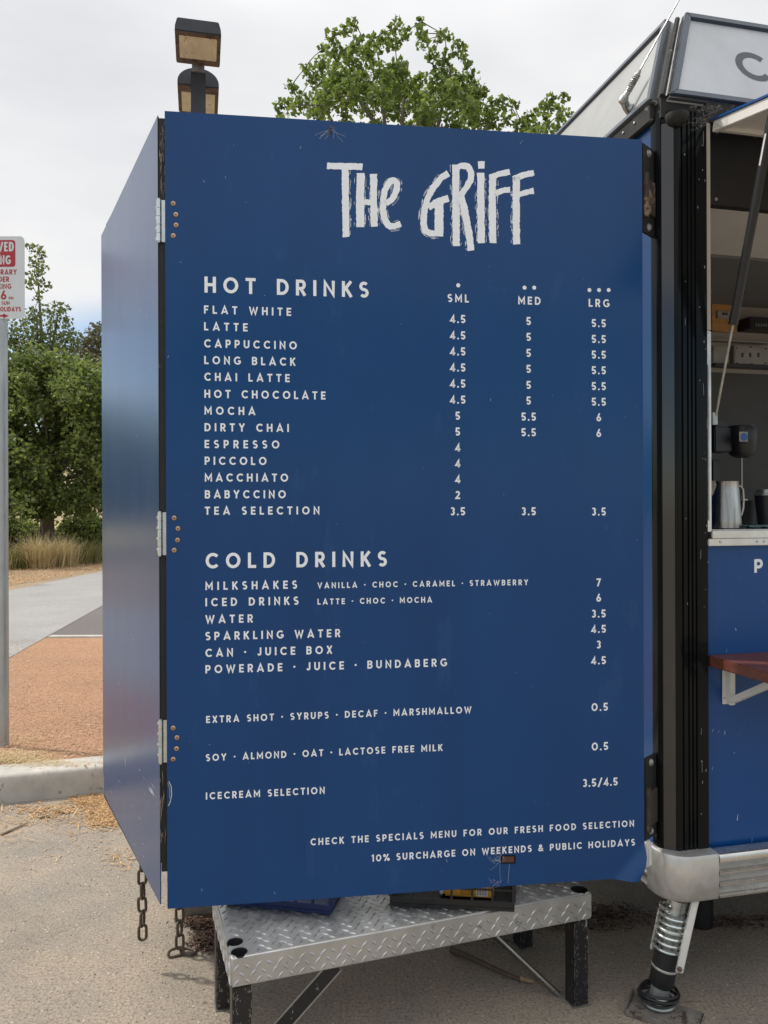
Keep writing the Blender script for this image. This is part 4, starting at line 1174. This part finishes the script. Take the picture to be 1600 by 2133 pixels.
# cobwebs under the hatch corner
b = MB(); r = random.Random(44)
for _ in range(46):
    p = P(r.uniform(1440, 1535), r.uniform(218, 262), 2.50 + r.uniform(-.03, .02)); pts = [p]
    for k in range(5): pts.append(pts[-1] + Vector((r.uniform(-.012, .012), r.uniform(-.006, .006), r.uniform(-.009, .008))))
    b.tube(pts, .0005, 3, cap=False)
b.build('cobweb', mat('old_web', (.16, .15, .14), .95), trailer, fix=False)

# ------------------------------------------------------------------ things on the counter
def on_counter(px, d): q = P(px, 1100, d); return Vector((q.x, q.y, Z_CNT))
c = on_counter(1510, 2.74)
jug = thing('milk_jug', c, 'stainless steel milk jug with painted reflection streaks on the serving counter', 'jug')
b = MB(); b.lathe(c, (0, 0, 1), [(.046, 0), (.053, .003), (.0545, .010), (.053, .03), (.050, .08), (.0465, .13), (.0445, .158), (.0455, .162), (.0435, .161), (.043, .13), (.049, .03), (.045, .006)], 40)
b.build('body', M['steel'], jug, smooth=True)
b = MB(); b.tube([c + tx * .046 + Vector((0, 0, .145)), c + tx * .062 + Vector((0, 0, .147)), c + tx * .071 + Vector((0, 0, .135)), c + tx * .074 + Vector((0, 0, .10)), c + tx * .072 + Vector((0, 0, .07)), c + tx * .064 + Vector((0, 0, .045))], .0042, 8)
b.build('handle', M['steel'], jug, smooth=True)
b = MB(); b.prism([c - tx * .044 + ty * .016 + Vector((0, 0, .15)), c - tx * .044 - ty * .016 + Vector((0, 0, .15)), c - tx * .047 + Vector((0, 0, .11))],
                  [c - tx * .046 + ty * .012 + Vector((0, 0, .164)), c - tx * .046 - ty * .012 + Vector((0, 0, .164)), c - tx * .068 + Vector((0, 0, .165))])
b.build('spout', M['steel'], jug, smooth=True)
c = on_counter(1512, 3.02)
mix_ = thing('milkshake_mixer', c, 'black drink mixer with thin spindle standing behind the steel jug', 'mixer')
mf = Frame(c, tx, ty)
b = MB(); b.box(mf, -.05, .07, -.06, .10, 0, .03); b.build('base', M['plastic_black'], mix_, bevel=.008)
b = MB(); b.box(mf, -.03, .01, .04, .09, .031, .26); b.build('column', M['plastic_black'], mix_, bevel=.006)
b = MB(); b.lathe(mf(.062, -.01, .27), (0, 0, 1), [(.02, -.008), (.040, 0), (.050, .02), (.054, .07), (.055, .105), (.050, .112), (.0, .116)], 26); b.box(mf, -.06, .03, -.02, .085, .285, .375)
head = b.build('motor_head', M['plastic_black'], mix_, bevel=.004)
b = MB(); b.box(mf, -.05, .00, -.01, .05, .376, .40); b.build('lever', M['plastic_black'], mix_, bevel=.004)
b = MB(); b.cyl(mf(.062, -.01, .10), mf(.062, -.01, .27), .0035, 10); b.lathe(mf(.062, -.01, .10), (0, 0, 1), [(.022, 0), (.022, .005)], 16); b.build('spindle', M['steel'], mix_, smooth=True)
b = MB(); b.box(mf, .008, .044, -.0685, -.0665, .318, .354); em = b.build('emblem', M['grey_box'], mix_)
b = MB(); b.lathe(mf(.028, -.0685, .335), -ty, [(.0145, .0003), (.0145, .001)], 24); b.build('emblem', M['glass_blue'], mix_)
def cup(px, d, hgt, rb, rt, m, label, lid=True):
    c = on_counter(px, d); t = thing('cup', c, label, 'cup', 'dark cups on the counter')
    b = MB(); b.lathe(c, (0, 0, 1), [(rb, 0), (rb, .002), (rt, hgt), (rt - .003, hgt), (rb - .003, .004)], 26); b.build('body', m, t, smooth=True)
    if lid:
        b = MB(); b.lathe(c, (0, 0, 1), [(rt - .004, hgt), (rt + .002, hgt + .001), (rt + .002, hgt + .006), (rt - .004, hgt + .008), (rt - .006, hgt + .022), (rt - .012, hgt + .024)], 26); b.build('lid', M['steel_dull'], t, smooth=True)
cup(1598, 2.86, .115, .030, .042, M['plastic_black'], 'black cup with a grey lid at the right frame edge')
cup(1552, 2.98, .10, .032, .040, M['black_matt'], 'dark open cup half hidden behind the jug handle', False)
c = on_counter(1588, 2.74); b = MB(); r = random.Random(50); n_ = 14
vs = [c + tx * (.16 * (i / n_ - .5)) + ty * (.08 * (j / n_ - .5)) + Vector((0, 0, .006 + .007 * math.sin(i * 1.3 + j * .7) * math.sin(j * .9) + .003 * r.random())) for j in range(n_ + 1) for i in range(n_ + 1)]
b.add(vs, [(j * (n_ + 1) + i, j * (n_ + 1) + i + 1, (j + 1) * (n_ + 1) + i + 1, (j + 1) * (n_ + 1) + i) for j in range(n_) for i in range(n_)])
tag(b.build('cloth', M['cloth'], smooth=True, fix=False), 'crumpled grey green cloth lying on the counter right of the jug', 'cloth')

# ------------------------------------------------------------------ diamond plate bench
BHt = .365
bl = G(480, 1996, BHt); br = G(1234, 1859, BHt)
bx = (br - bl); BL = bx.length; bx.normalize()
by = Vector((-bx.y, bx.x, 0))
Bf = Frame(Vector((bl.x, bl.y, 0)), bx, by)
BD = .43; AP = .086
bench = thing('bench', Bf.o, 'checker plate aluminium bench with black folding legs under the menu board', 'bench')
b = MB()
b.box(Bf, 0, BL, 0, BD, BHt - AP, BHt)
me_o = b.build('plate', M['plate'], bench, bevel=.006, segs=3)
# cup holes cut through the plate
cut = MB()
hol = [G(489.5, 1961.5, BHt), G(498.5, 1982, BHt), G(1207, 1852, BHt), Bf(BL - .05, BD - .05, 0), Bf(.05, BD - .05, 0)]
hl = [Bf.local(q) for q in hol]
for (a, bb, _), rr_ in zip(hl, (.0235, .0235, .028, .025, .025)):
    cut.cyl(Bf(a, bb, BHt - .05), Bf(a, bb, BHt + .02), rr_, 28)
cut_o = cut.build('hole_cutter', M['black_matt'], bench)
md = me_o.modifiers.new('holes', 'BOOLEAN'); md.object = cut_o; md.operation = 'DIFFERENCE'; md.solver = 'EXACT'
dg = bpy.context.evaluated_depsgraph_get(); dg.update()
nm = bpy.data.meshes.new_from_object(me_o.evaluated_get(dg))
me_o.modifiers.clear(); me_o.data = nm
bpy.data.objects.remove(cut_o)
k = MB()
for (a, bb, _), rr_ in zip(hl, (.0235, .0235, .028, .025, .025)):
    k.lathe(Bf(a, bb, BHt), (0, 0, 1), [(rr_ - .0004, -.002), (rr_ - .0004, -.049), (.004, -.0492)], 28, cap=False)
k.build('cup_hole', M['black_matt'], bench, smooth=True, fix=False)
b = MB()
def tread(f, u0, u1, v0, v1, plane):
    pu, pv = .031, .0205
    i = 0; v = v0
    row = 0
    while v < v1:
        u = u0 + (pu / 2 if row % 2 else 0); col = 0
        while u < u1:
            a = R(48) if (row + col) % 2 == 0 else R(-42)
            a += rr.uniform(-.05, .05)
            dxu, dxv = math.cos(a), math.sin(a); L_, W_, Hh = .0138, .0046, .0026
            if plane == 'top' and any((u - q[0]) ** 2 + (v - q[1]) ** 2 < .036 ** 2 for q in hl): u += pu; col += 1; continue
            def pt(s, t, hh):
                uu_, vv_ = u + dxu * s - dxv * t, v + dxv * s + dxu * t
                if plane == 'top': return f(uu_, vv_, BHt + hh)
                if plane == 'front': return f(uu_, -hh, vv_)
                return f(-hh, uu_, vv_)
            b.add([pt(-L_, 0, -.0002), pt(0, -W_, -.0002), pt(L_, 0, -.0002), pt(0, W_, -.0002), pt(-L_ * .45, 0, Hh), pt(L_ * .45, 0, Hh)],
                  [(0, 1, 4), (1, 5, 4), (1, 2, 5), (2, 3, 5), (3, 4, 5), (3, 0, 4)])
            u += pu; col += 1
        v += pv; row += 1
tread(Bf, .016, BL - .014, .016, BD - .012, 'top')
tread(Bf, .016, BL - .014, BHt - AP + .014, BHt - .012, 'front')
tread(Bf, .018, BD - .014, BHt - AP + .014, BHt - .012, 'left')
b.build('tread_pattern', M['plate'], bench, smooth=True)
def leg_at(a, bb):
    k = MB(); k.box(Bf, a, a + .055, bb, bb + .055, .0, BHt - AP - .0005)
    lg = k.build('leg', M['black_chipped'], bench, bevel=.003)
    k = MB(); k.box(Bf, a - .004, a + .059, bb - .006, bb + .060, .0005, .004); k.build('leg_foot', M['steel_dull'], lg)
    k = MB()
    for _ in range(90):
        u = .0275 + rnd.choice((-1, 1)) * .0245 * rnd.random() ** .45; z = rnd.uniform(.01, BHt - AP - .012); L = rnd.uniform(.001, .007); w_ = rnd.uniform(.0004, .0013)
        p = Bf(a + u, bb - .0007, z); q = Bf(a + u + rnd.uniform(-.003, .003), bb - .0007, z + L)
        k.add([p - bx * w_, p + bx * w_ * .6, q + bx * w_, q - bx * w_ * .5], [(0, 1, 2, 3)])
    for ux in (.0022, .0528):
        z = .004
        while z < BHt - AP - .02:
            L = rnd.uniform(.005, .05); p = Bf(a + ux, bb - .0007, z); q = Bf(a + ux, bb - .0007, z + L)
            k.add([p - bx * .0006, p + bx * .0006, q + bx * .0006, q - bx * .0006], [(0, 1, 2, 3)]); z += L + rnd.uniform(.002, .03)
    k.build('paint_chips', M['steel_dull'], lg, fix=False)
for a in (.006, BL - .066):
    for bb in (.006, BD - .062): leg_at(a, bb)
def brace(p0, p1, wd, th, m):
    d = (p1 - p0).normalized(); s = Vector((0, -1, 0)); s = (s - d * s.dot(d)).normalized(); f = Frame(p0, d, s, d.cross(s))
    k = MB(); k.box(f, 0, (p1 - p0).length, -th, th, -wd / 2, wd / 2)
    bc = k.build('brace', m, bench, bevel=.0012)
    for s_ in (-1, 1):
        k = MB(); k.box(f, 0, (p1 - p0).length, -th, th, s_ * (wd / 2 + .0025) - .0022, s_ * (wd / 2 + .0025) + .0022); k.build('brace_edge', M['steel_dull'], bc)
z0 = BHt - AP + .004
p_a = ray_plane(700, 2010, Bf(0, .10, 0), by); p_b = ray_plane(585, 2140, Bf(0, .10, 0), by)
brace(p_a, p_b + (p_b - p_a) * .55, .038, .003, M['black_chipped'])
p_a = ray_plane(1035, 1950, Bf(0, .12, 0), by); p_b = ray_plane(1190, 2097, Bf(0, .06, 0), by)
k = MB(); k.tube([p_a, p_b], .0055, 8); k.build('brace', M['steel_dull'], bench, smooth=True)

# milk crates on the bench
def crate(name, corner_r, corner_l, dep, hgt, m, label):
    ex = (corner_r - corner_l); Wd = ex.length; ex.normalize(); ey = Vector((-ex.y, ex.x, 0))
    o = Vector((corner_l.x, corner_l.y, BHt + .0022)); f = Frame(o, ex, ey)
    t = thing(name, o, label, 'crate', 'plastic crates on the bench')
    k = MB(); k.box(f, 0, Wd, 0, dep, 0, .012); k.box(f, .02, Wd - .02, .02, dep - .02, .0125, .016); k.build('base', m, t, bevel=.003)
    def wall(g, Lw, nm_):
        w = MB(); w.box(g, 0, Lw, 0, .006, .013, .030); w.box(g, 0, Lw, -.006, .008, hgt - .03, hgt)
        w.box(g, 0, Lw, 0, .004, .115, .125)
        nr = 6
        for i in range(nr + 1):
            x = .004 + (Lw - .008) * i / nr
            w.box(g, x - .0035, x + .0035, -.004, .0065, .0305, hgt - .0305)
        # slanted lattice between the ribs
        for i in range(nr):
            x0 = .004 + (Lw - .008) * i / nr
            w.box(g, x0 + .004, x0 + (Lw / nr) - .004, .001, .004, .062, .067)
        w.build(nm_, m, t)
    wall(f, Wd, 'side'); wall(Frame(f(Wd, dep, 0), -ex, -ey), Wd, 'side')
    wall(Frame(f(0, dep - .001, 0), -ey, ex), dep - .002, 'side'); wall(Frame(f(Wd, .001, 0), ey, -ex), dep - .002, 'side')
    return f, Wd
fB, wB = crate('crate', G(1072, 1902, BHt), G(812, 1889, BHt), .30, .27, M['plastic_black'], 'black plastic crate holding a yellow packet on the bench')
crate('crate', G(690, 1908, BHt), G(470, 1886, BHt), .30, .27, M['plastic_blue'], 'dark blue plastic crate on the bench')
pk0 = fB(wB * .36, .03, .018)
fp_ = Frame(fB(wB * .40, .03, .0), fB.x, fB.y)
yo = thing('yellow_packet', fp_(0, 0, .018), 'yellow packet with a white end lying in the black crate', 'packet')
b = MB(); b.box(fp_, .012, .17, 0, .12, .024, .16); b.build('wrapper', M['yellow_pack'], yo, bevel=.006)
b = MB(); b.box(fp_, .0, .0115, .002, .118, .026, .158); b.build('packet_end', M['paper'], yo, bevel=.004)
b = MB(); b.box(fp_, .115, .150, -.0012, -.0002, .03, .075); lb = b.build('barcode_label', M['paper'], yo)
b = MB()
for i in range(11): b.box(fp_, .118 + i * .0028, .118 + i * .0028 + (.0008 if i % 3 else .0016), -.0020, -.0013, .034, .072)
b.build('barcode', M['print_dark'], lb)
b = MB(); r = random.Random(60)
for j in range(5):
    x = .065
    while x < .108:
        w_ = r.uniform(.002, .006); b.box(fp_, x, x + w_, -.0012, -.0002, .034 + j * .006, .0362 + j * .006); x += w_ + .0015
b.build('small_print', M['pink_brown'], yo)

# ------------------------------------------------------------------ chains, timber block
def chain(name, x, y, z_top, z_bot, label, extra=False):
    t = thing(name, (x, y, z_bot), label, 'chain', 'rusty chains hanging behind the board')
    wr, rr_, ln = .0125, .0052, .058
    pitch = ln - 2 * rr_ + .001
    n = int((z_top - z_bot) / pitch) + 1
    r = random.Random(int(abs(x) * 1000))
    def link(c, up, sd, nm='link'):
        pts = []
        hl_ = ln / 2 - rr_ - wr + .003
        for i in range(9): a = math.pi * i / 8; pts.append(c + sd * wr * math.cos(a) + up * (hl_ + wr * math.sin(a)))
        for i in range(9): a = math.pi + math.pi * i / 8; pts.append(c + sd * wr * math.cos(a) + up * (-hl_ + wr * math.sin(a)))
        MB().tube(pts, rr_, 8, closed=True).build('link', M['rust_chain'], t, smooth=True)
    for i in range(n):
        c = Vector((x + r.uniform(-.0015, .0015), y, z_bot + ln / 2 - .004 + i * pitch))
        a = (R(12) if i % 2 == 0 else R(78)) + r.uniform(-.15, .15)
        link(c, (Vector((0, 0, 1)) + Vector((r.uniform(-.04, .04), 0, 0))).normalized(), Vector((math.cos(a), math.sin(a), 0)))
    if extra:
        link(Vector((x - .012, y - .01, z_bot - .008)), Vector((.9, .35, .12)).normalized(), Vector((-.2, .5, .8)).normalized())
        link(Vector((x + .028, y + .004, z_bot - .013)), Vector((.95, -.2, -.08)).normalized(), Vector((.2, .9, .1)).normalized())
c1_ = P(297, 1957, 2.80); chain('chain', c1_.x, c1_.y, .46, c1_.z, 'rusty chain hanging clear of the ground below the side leaf of the board')
c2_ = G(375, 1978, .018); chain('chain', c2_.x, c2_.y, .46, .022, 'rusty chain with its last links resting on the ground by the bench', True)
tb = G(383, 1916, 0); f = Frame(tb, Vector((.97, .2, 0)))
b = MB(); b.box(f, 0, .34, 0, .22, 0, .20)
tag(b.build('timber_block', M['timber_grey'], bevel=.006), 'grey brown timber block on the ground behind the bench', 'block')

# ------------------------------------------------------------------ parking sign
SD = 5.0
sg = G(2, 1556, VER)
SD = sg.y
pl_x = P(1, 1100, SD).x
psign = thing('parking_sign', (pl_x, SD, VER), 'white and red reserved parking sign on a galvanised pole', 'sign')
b = MB(); b.cyl((pl_x, SD + .034, VER - .02), (pl_x, SD + .034, P(0, 500, SD).z - .02), .031, 20); b.build('pole', M['galv'], psign, smooth=True)
def SPt(px, py): q = P(px, py, SD); return q.x, q.z
x1_, z1_ = SPt(51, 492); x0_, z0_ = SPt(-56, 664)
def rrect(x0, z0, x1, z1, rad, y):
    pts = []
    for cx, cz, a0 in ((x1 - rad, z1 - rad, 0), (x0 + rad, z1 - rad, 90), (x0 + rad, z0 + rad, 180), (x1 - rad, z0 + rad, 270)):
        for i in range(7): a = R(a0 + 15 * i); pts.append(Vector((cx + rad * math.cos(a), y, cz + rad * math.sin(a))))
    return pts
b = MB(); b.prism(rrect(x0_, z0_, x1_, z1_, .03, SD), rrect(x0_, z0_, x1_, z1_, .03, SD + .003)); face = b.build('sign_plate', M['sign_face'], psign)
xa, za = SPt(-48, 556); xb, zb2 = SPt(32, 500)
b = MB(); b.prism(rrect(xa, za, xb, zb2, .018, SD - .0012), rrect(xa, za, xb, zb2, .018, SD - .0004)); b.build('red_field', M['sign_red'], face)
def sgn(txt, xr, yt, yb, m, track=.16, wide=.72, off=.0016, sw=.16):
    xr_, zt2 = SPt(xr, yt); _, zb3 = SPt(xr, yb)
    st_ = text_polys(txt, zt2 - zb3, xr_, None, zb3, track=track, align='R', sw=sw + .03, wide=wide)
    strokes_mesh(st_, lambda x, y, o: Vector((x, SD - off - o, y)), .0004, .0002).build('sign_text', m, face, fix=False)
sgn('RESERVED', 28.5, 504, 524, M['sign_face'], wide=.60); sgn('PARKING', 22, 532, 551, M['sign_face'], wide=.60)
for t, xr, yt, yb, wd in (('TEMPORARY', 35, 561, 572, .9), ('TRADER', 19, 576, 587, .85), ('PARKING', 23.5, 591, 601.5, .9), ('6', 13.5, 605, 624, 1.0), ('PM', 28, 618, 624, .95), ('SUN', 20, 627.5, 635, .95), ('HOLIDAYS', 43.5, 639, 648.5, .78)):
    sgn(t, xr, yt, yb, M['sign_red'], wide=wd, off=.0004)
b = MB()
for poly in ([(-20, 656), (8, 656), (8, 659.5), (-20, 659.5)], [(7, 653), (18.5, 658), (7, 663)]):
    q = [SPt(*p) for p in poly]
    b.prism([Vector((x, SD - .0010, z)) for x, z in q], [Vector((x, SD - .0003, z)) for x, z in q])
b.build('arrow', M['sign_red'], face)

# ------------------------------------------------------------------ car park lamp
LDp = 7.6
lpx = P(413, 150, LDp).x
LH = P(413, 150, LDp).z
lamp = thing('street_lamp', (lpx, LDp, VER), 'twin headed car park lamp with rusty amber lenses above the board', 'lamp')
vdir = Vector((lpx, LDp, 0)).normalized()
LFm = Frame((lpx, LDp, 0), Vector((vdir.y, -vdir.x, 0)), vdir)
zp = P(413, 158, LDp).z
b = MB(); b.box(LFm, -.068, .068, -.068, .068, VER, zp); b.build('post', M['lamp_dark'], lamp, bevel=.006)
b = MB(); b.box(LFm, -.058, .058, -.058, .058, zp, zp + .15); b.build('post_top', M['galv'], lamp, bevel=.01)
DB = LDp / math.hypot(lpx, LDp)
def head(y0, y1, half, zt, prof, lens_inset):
    """lamp head running along y; prof = outline (x, z) of its end"""
    b = MB(); b.prism([LFm(x, y0, zt + z) for x, z in prof], [LFm(x, y1, zt + z) for x, z in prof]); hd = b.build('lamp_head', M['lamp_dark'], lamp, bevel=.006)
    k = MB(); k.box(LFm, -half + .004, half - .004, y0 + .004, y1 - .004, zt - .012, zt - .001); k.build('lens_rim', M['lamp_rust'], hd, bevel=.004)
    k = MB(); k.box(LFm, -half + .035, half - .035, y0 + lens_inset[0], y1 - lens_inset[1], zt - .018, zt - .0125); k.build('lens', M['lamp_lens'], hd, bevel=.004)
zl = P(411, 51, 6.9).z
bx_prof = [(-.20, 0), (.20, 0), (.196, .05), (.178, .115), (-.178, .115), (-.196, .05)]
head(-.60, -.09, .20, zl, bx_prof, (.045, .11))
ar = [(.20, 0)] + [(.20 * math.cos(R(a)), .145 * math.sin(R(a)) + .035) for a in range(0, 181, 12)] + [(-.20, 0)]
head(.30, .86, .20, zl, ar, (.11, .05))
b = MB(); b.box(LFm, -.045, .045, -.10, .32, zl + .02, zl + .10); b.build('arm', M['galv'], lamp, bevel=.01)

# ------------------------------------------------------------------ trees
def leaf(mb, p, s, r, up=.35):
    n_ = Vector((r.gauss(0, 1), r.gauss(0, 1), r.gauss(0, 1) + up)).normalized()
    u = n_.orthogonal().normalized(); a = r.uniform(0, 6.3)
    v = n_.cross(u); u, v = u * math.cos(a) + v * math.sin(a), v * math.cos(a) - u * math.sin(a)
    s *= r.uniform(.6, 1.25)
    dn = n_ * (-.22 * s)
    mb.add([p - u * s * .55, p - u * s * .1 + v * s * .5 + dn, p + u * s * .6, p - u * s * .1 - v * s * .5 + dn], [(0, 1, 2), (0, 2, 3)])
def crown(mb, clumps, dens, ls, r):
    for (c, rad) in clumps:
        for _ in range(max(4, int(dens * (rad / ls) ** 2))):
            d = Vector((r.gauss(0, 1), r.gauss(0, 1), r.gauss(0, 1))).normalized() * rad * (r.random() ** .42)
            leaf(mb, c + d, ls, r)
def limb(mb, p, q, r0, r1, r, sag=.1, n=6):
    pts = []
    L = (q - p).length
    o = Vector((r.uniform(-1, 1), r.uniform(-1, 1), r.uniform(-.3, .6))) * L * sag
    for i in range(n):
        t = i / (n - 1); pts.append(p.lerp(q, t) + o * math.sin(math.pi * t))
    mb.tube(pts, [r0 + (r1 - r0) * i / (n - 1) for i in range(n)], 6)
def make_tree(name, base, fork, hubs, clumps, dens, ls, lm, label, tr, seed, group=None):
    r = random.Random(seed)
    t = thing(name, base, label, 'tree', 'trees around the car park')
    w = MB()
    limb(w, Vector(base), fork, tr, tr * .7, r, .02, 8)
    for hb in hubs: limb(w, fork, hb, tr * .55, tr * .16, r, .08)
    nodes = list(hubs)
    for (c, rad) in sorted(clumps, key=lambda q: (q[0] - fork).length):
        hb = min(nodes, key=lambda q: (q - c).length + 1.5 * max(0.0, (q - fork).length - (c - fork).length))
        if (hb - c).length > 1e-4: limb(w, hb, c, tr * .085, tr * .04, r, .12, 4)
        nodes.append(c)
    w.build('trunk', M['bark'], t, smooth=True)
    k = MB(); crown(k, clumps, dens, ls, r)
    k.build('crown', lm, t, fix=False)
    return t
# maple behind the board
r = random.Random(70)
TDp = 10.0
cl = """430,120,35 385,150,30 320,185,40 270,250,25 470,185,20 430,220,45 340,260,55 520,200,40 580,210,50 640,140,40 650,95,18 690,170,35 640,220,40 770,110,25 765,160,35 780,210,42 885,165,25 860,195,30 910,190,25 960,250,45 830,280,40 890,300,45 1000,310,35 880,360,55 960,390,50 1035,385,35 1000,460,45 1075,470,32 910,450,50 270,320,45 180,350,30 230,390,60 110,440,35 330,390,60 420,300,60 510,280,60 430,400,65 560,380,65 650,330,50 680,370,30 620,430,60 760,400,35 720,450,60 70,540,48 150,520,60 270,500,70 250,570,60 400,520,75 520,500,75 640,520,75 760,530,75 880,520,70 960,560,60 1020,600,60 1100,560,45 1130,620,60 1180,520,45 1240,530,28 1140,510,28 1210,600,40 1260,630,40 1330,580,38 1400,540,46 1420,500,30 1490,495,30 1470,570,38 1520,570,20 1380,640,60 1460,640,50 1300,650,30"""
clumps = []
for q in cl.split():
    x, y, rad = map(float, q.split(','))
    d = TDp + r.gauss(0, .5)
    clumps.append((P(560 + x / 2.424, y / 2.424, d), rad / 2.424 / F * d * 1.05))
for _ in range(110):
    a = r.uniform(0, 6.3); px = r.uniform(560, 1250); py = r.uniform(285, 640)
    d = TDp + r.gauss(0, 1.0); clumps.append((P(px, py, d), r.uniform(.12, .24)))
for _ in range(45):
    d = TDp + r.choice((-1, 1)) * r.uniform(.5, 1.3); clumps.append((P(r.uniform(660, 1010), r.uniform(150, 280), d), r.uniform(.10, .17)))
hubs = [P(x, y, TDp + dz) for x, y, dz in ((735, 190, .2), (790, 130, -.2), (850, 130, .3), (940, 150, 0), (680, 230, -.3), (900, 250, .4), (1020, 260, -.2), (1140, 265, .1), (830, 260, -.5), (640, 420, .6), (760, 420, -.6), (950, 420, .7), (1100, 430, -.5), (1180, 480, .3))]
bs = P(880, 900, TDp); bs.z = VER
make_tree('maple_tree', bs, P(870, 560, TDp), hubs, clumps, 15, .062, M['leaf_maple'], 'bright green maple rising behind the blue menu board', .09, 71)

# slim tall tree at left
SDp = 27.0
cl = """245,260,34 320,270,38 340,330,40 290,400,55 350,420,42 290,500,62 370,560,38 250,540,45 320,620,26 310,690,36 460,720,36 520,740,36 270,800,62 380,770,50 480,800,50 550,850,36 130,880,80 300,900,95 450,890,80 560,960,50 90,990,55 200,1000,90 350,1020,105 480,1030,90 580,1040,45 150,1100,75 300,1140,110 440,1150,100 200,1230,85 560,1130,55"""
clumps = []; r = random.Random(72)
for q in cl.split():
    x, y, rad = map(float, q.split(','))
    d = SDp + r.gauss(0, .7)
    clumps.append((P(x / 3.878, 450 + y / 3.878, d), rad / 3.878 / F * d * 1.3))
for _ in range(26): clumps.append((P(r.uniform(15, 150), r.uniform(700, 1000), SDp + r.gauss(0, .9)), r.uniform(.25, .45)))
hubs = [P(x, y, SDp) for x, y in ((80, 590), (85, 650), (120, 660), (60, 720), (110, 730), (130, 700), (90, 790), (50, 900), (130, 900))]
bs = P(95, 1150, SDp); bs.z = VER
make_tree('slim_tree', bs, P(95, 840, SDp), hubs, clumps, 8, .11, M['leaf_slim'], 'tall slender tree with a thin leafy top behind the parking sign', .16, 73)

# broad dense tree in front of it
def broad(px, dep, wpx, ytop, ybot, seed, label, n=230, name='broad_tree', lm='leaf_dark', ls=.115, dens=7):
    r = random.Random(seed); cls = []
    c0 = P(px, 1000, dep)
    while len(cls) < n:
        u, v = r.uniform(-1, 1), r.uniform(0, 1)
        half = (1 - (abs(v - .36) / .66) ** 2.6)
        if half <= 0.02 or abs(u) > half ** .6: continue
        w_ = r.gauss(0, .4) * half ** .5
        q = P(px + u * wpx, ybot + (ytop - ybot) * v, dep)
        q = q + Vector((0, w_ * wpx / F * dep, 0))
        cls.append((q, r.uniform(.28, .58) * dep / 24))
    hubs = [P(px + r.uniform(-.6, .6) * wpx, ybot + (ytop - ybot) * r.uniform(.15, .8), dep + r.uniform(-.8, .8)) for _ in range(14)]
    bs = Vector((c0.x, dep, VER))
    return make_tree(name, bs, P(px, ybot + (ytop - ybot) * .2, dep), hubs, cls + [(q, .45 * dep / 24) for q in hubs], dens, ls, M[lm], label, .13, seed + 1)
broad(105, 24, 175, 745, 1066, 80, 'dense dark green spreading tree low beside the path', 420)
broad(-330, 23, 220, 800, 1090, 82, 'broad leafy tree left of the parking sign', 260)
broad(190, 46, 62, 690, 1000, 84, 'olive brown gum tree far behind the dense green tree', 90, 'gum_tree', 'leaf_gum', .17, 3.6)
broad(-640, 26, 200, 870, 1090, 86, 'bushy tree farther left along the path', 200)
for (px, dep, wpx, yt, sd2) in ((420, 60, 160, 900, 90), (-150, 70, 140, 900, 92)):
    broad(px, dep, wpx, yt, 1080, sd2, 'distant dark tree on the dry field %s' % ('behind the board' if px > 0 else 'left of the parking sign'), 90, 'field_tree', 'leaf_dark', .45, 6)

for (px, wpx, yt, yb, sd2, lab) in ((40, 55, 1092, 1158, 130, 'low dark bush under the spreading tree near the sign pole'), (180, 50, 1096, 1156, 132, 'low green bush under the spreading tree near the blue leaf'), (-90, 80, 1060, 1156, 134, 'low bush left of the parking sign pole')):
    sh = broad(px, 27.5, wpx, yt, yb, sd2, lab, 60, 'low_bush', 'leaf_dark', .10, 6)
    sh['category'] = 'bush'; sh['group'] = 'bushes under the trees'
# grass tussocks in front of the trees
def tussock(px, py, hpx, wpx, seed, m, label, n=700):
    r = random.Random(seed); b = MB(); base = G(px, py, VER); k = base.y / F
    for _ in range(n):
        a = r.uniform(0, 6.3); rad = abs(r.gauss(0, .35)) * wpx * k
        p = base + Vector((math.cos(a) * rad, math.sin(a) * rad * .6, 0))
        L = hpx * k * r.uniform(.2, 1.12); lean = abs(r.gauss(0, .8)) + .05
        d = Vector((math.cos(a), math.sin(a), 0)) * lean; ww = .004 + .005 * r.random()
        sd = Vector((math.cos(a + 1.57), math.sin(a + 1.57), 0)) * ww
        p1 = p + (Vector((0, 0, 1)) + d * .5).normalized() * L * .55
        p2 = p1 + (Vector((r.uniform(-.3, .3), 0, 1)) * .55 + d * 1.6).normalized() * L * .45
        b.add([p - sd, p + sd, p1 + sd * .8, p1 - sd * .8, p2], [(0, 1, 2, 3), (3, 2, 4)])
    return tag(b.build('grass_tussock', m, fix=False), label, 'grass tussock', 'ornamental grasses by the path')
tussock(76, 1184, 82, 52, 101, M['straw'], 'tall straw coloured grass tussock nearest the sign pole', 1300)
tussock(28, 1186, 56, 34, 102, M['straw_green'], 'green tinged grass tussock beside the sign pole', 900)
tussock(128, 1180, 74, 50, 103, M['straw'], 'straw coloured grass tussock in the middle of the bed', 1100)
tussock(176, 1174, 62, 46, 104, M['straw_green'], 'greener grass tussock beside the blue side leaf', 1100)
tussock(222, 1168, 56, 46, 105, M['straw_green'], 'greener grass tussock behind the blue side leaf', 900)
tussock(-60, 1195, 90, 80, 106, M['straw'], 'straw coloured grass tussock left of the sign pole', 900)
r = random.Random(120); b = MB()
for _ in range(6000):
    px, py = r.uniform(-120, 250), 1188 + (r.random()) * 34
    q = G(px, py - max(0, (px - 10)) * .16, VER); q.z = VER + .01
    if q.x > on_line(f0, f1, q.y)[0] - .03: continue
    sliver(b, q, r.uniform(0, 6.3), r.uniform(.03, .12), r.uniform(.004, .011), tilt=r.uniform(-.2, .2), curl=r.uniform(0, .03))
tag(b.build('bark_chips', M['chip'], fix=False), 'pale bark chips covering the planting bed beside the path', 'mulch', kind='stuff')
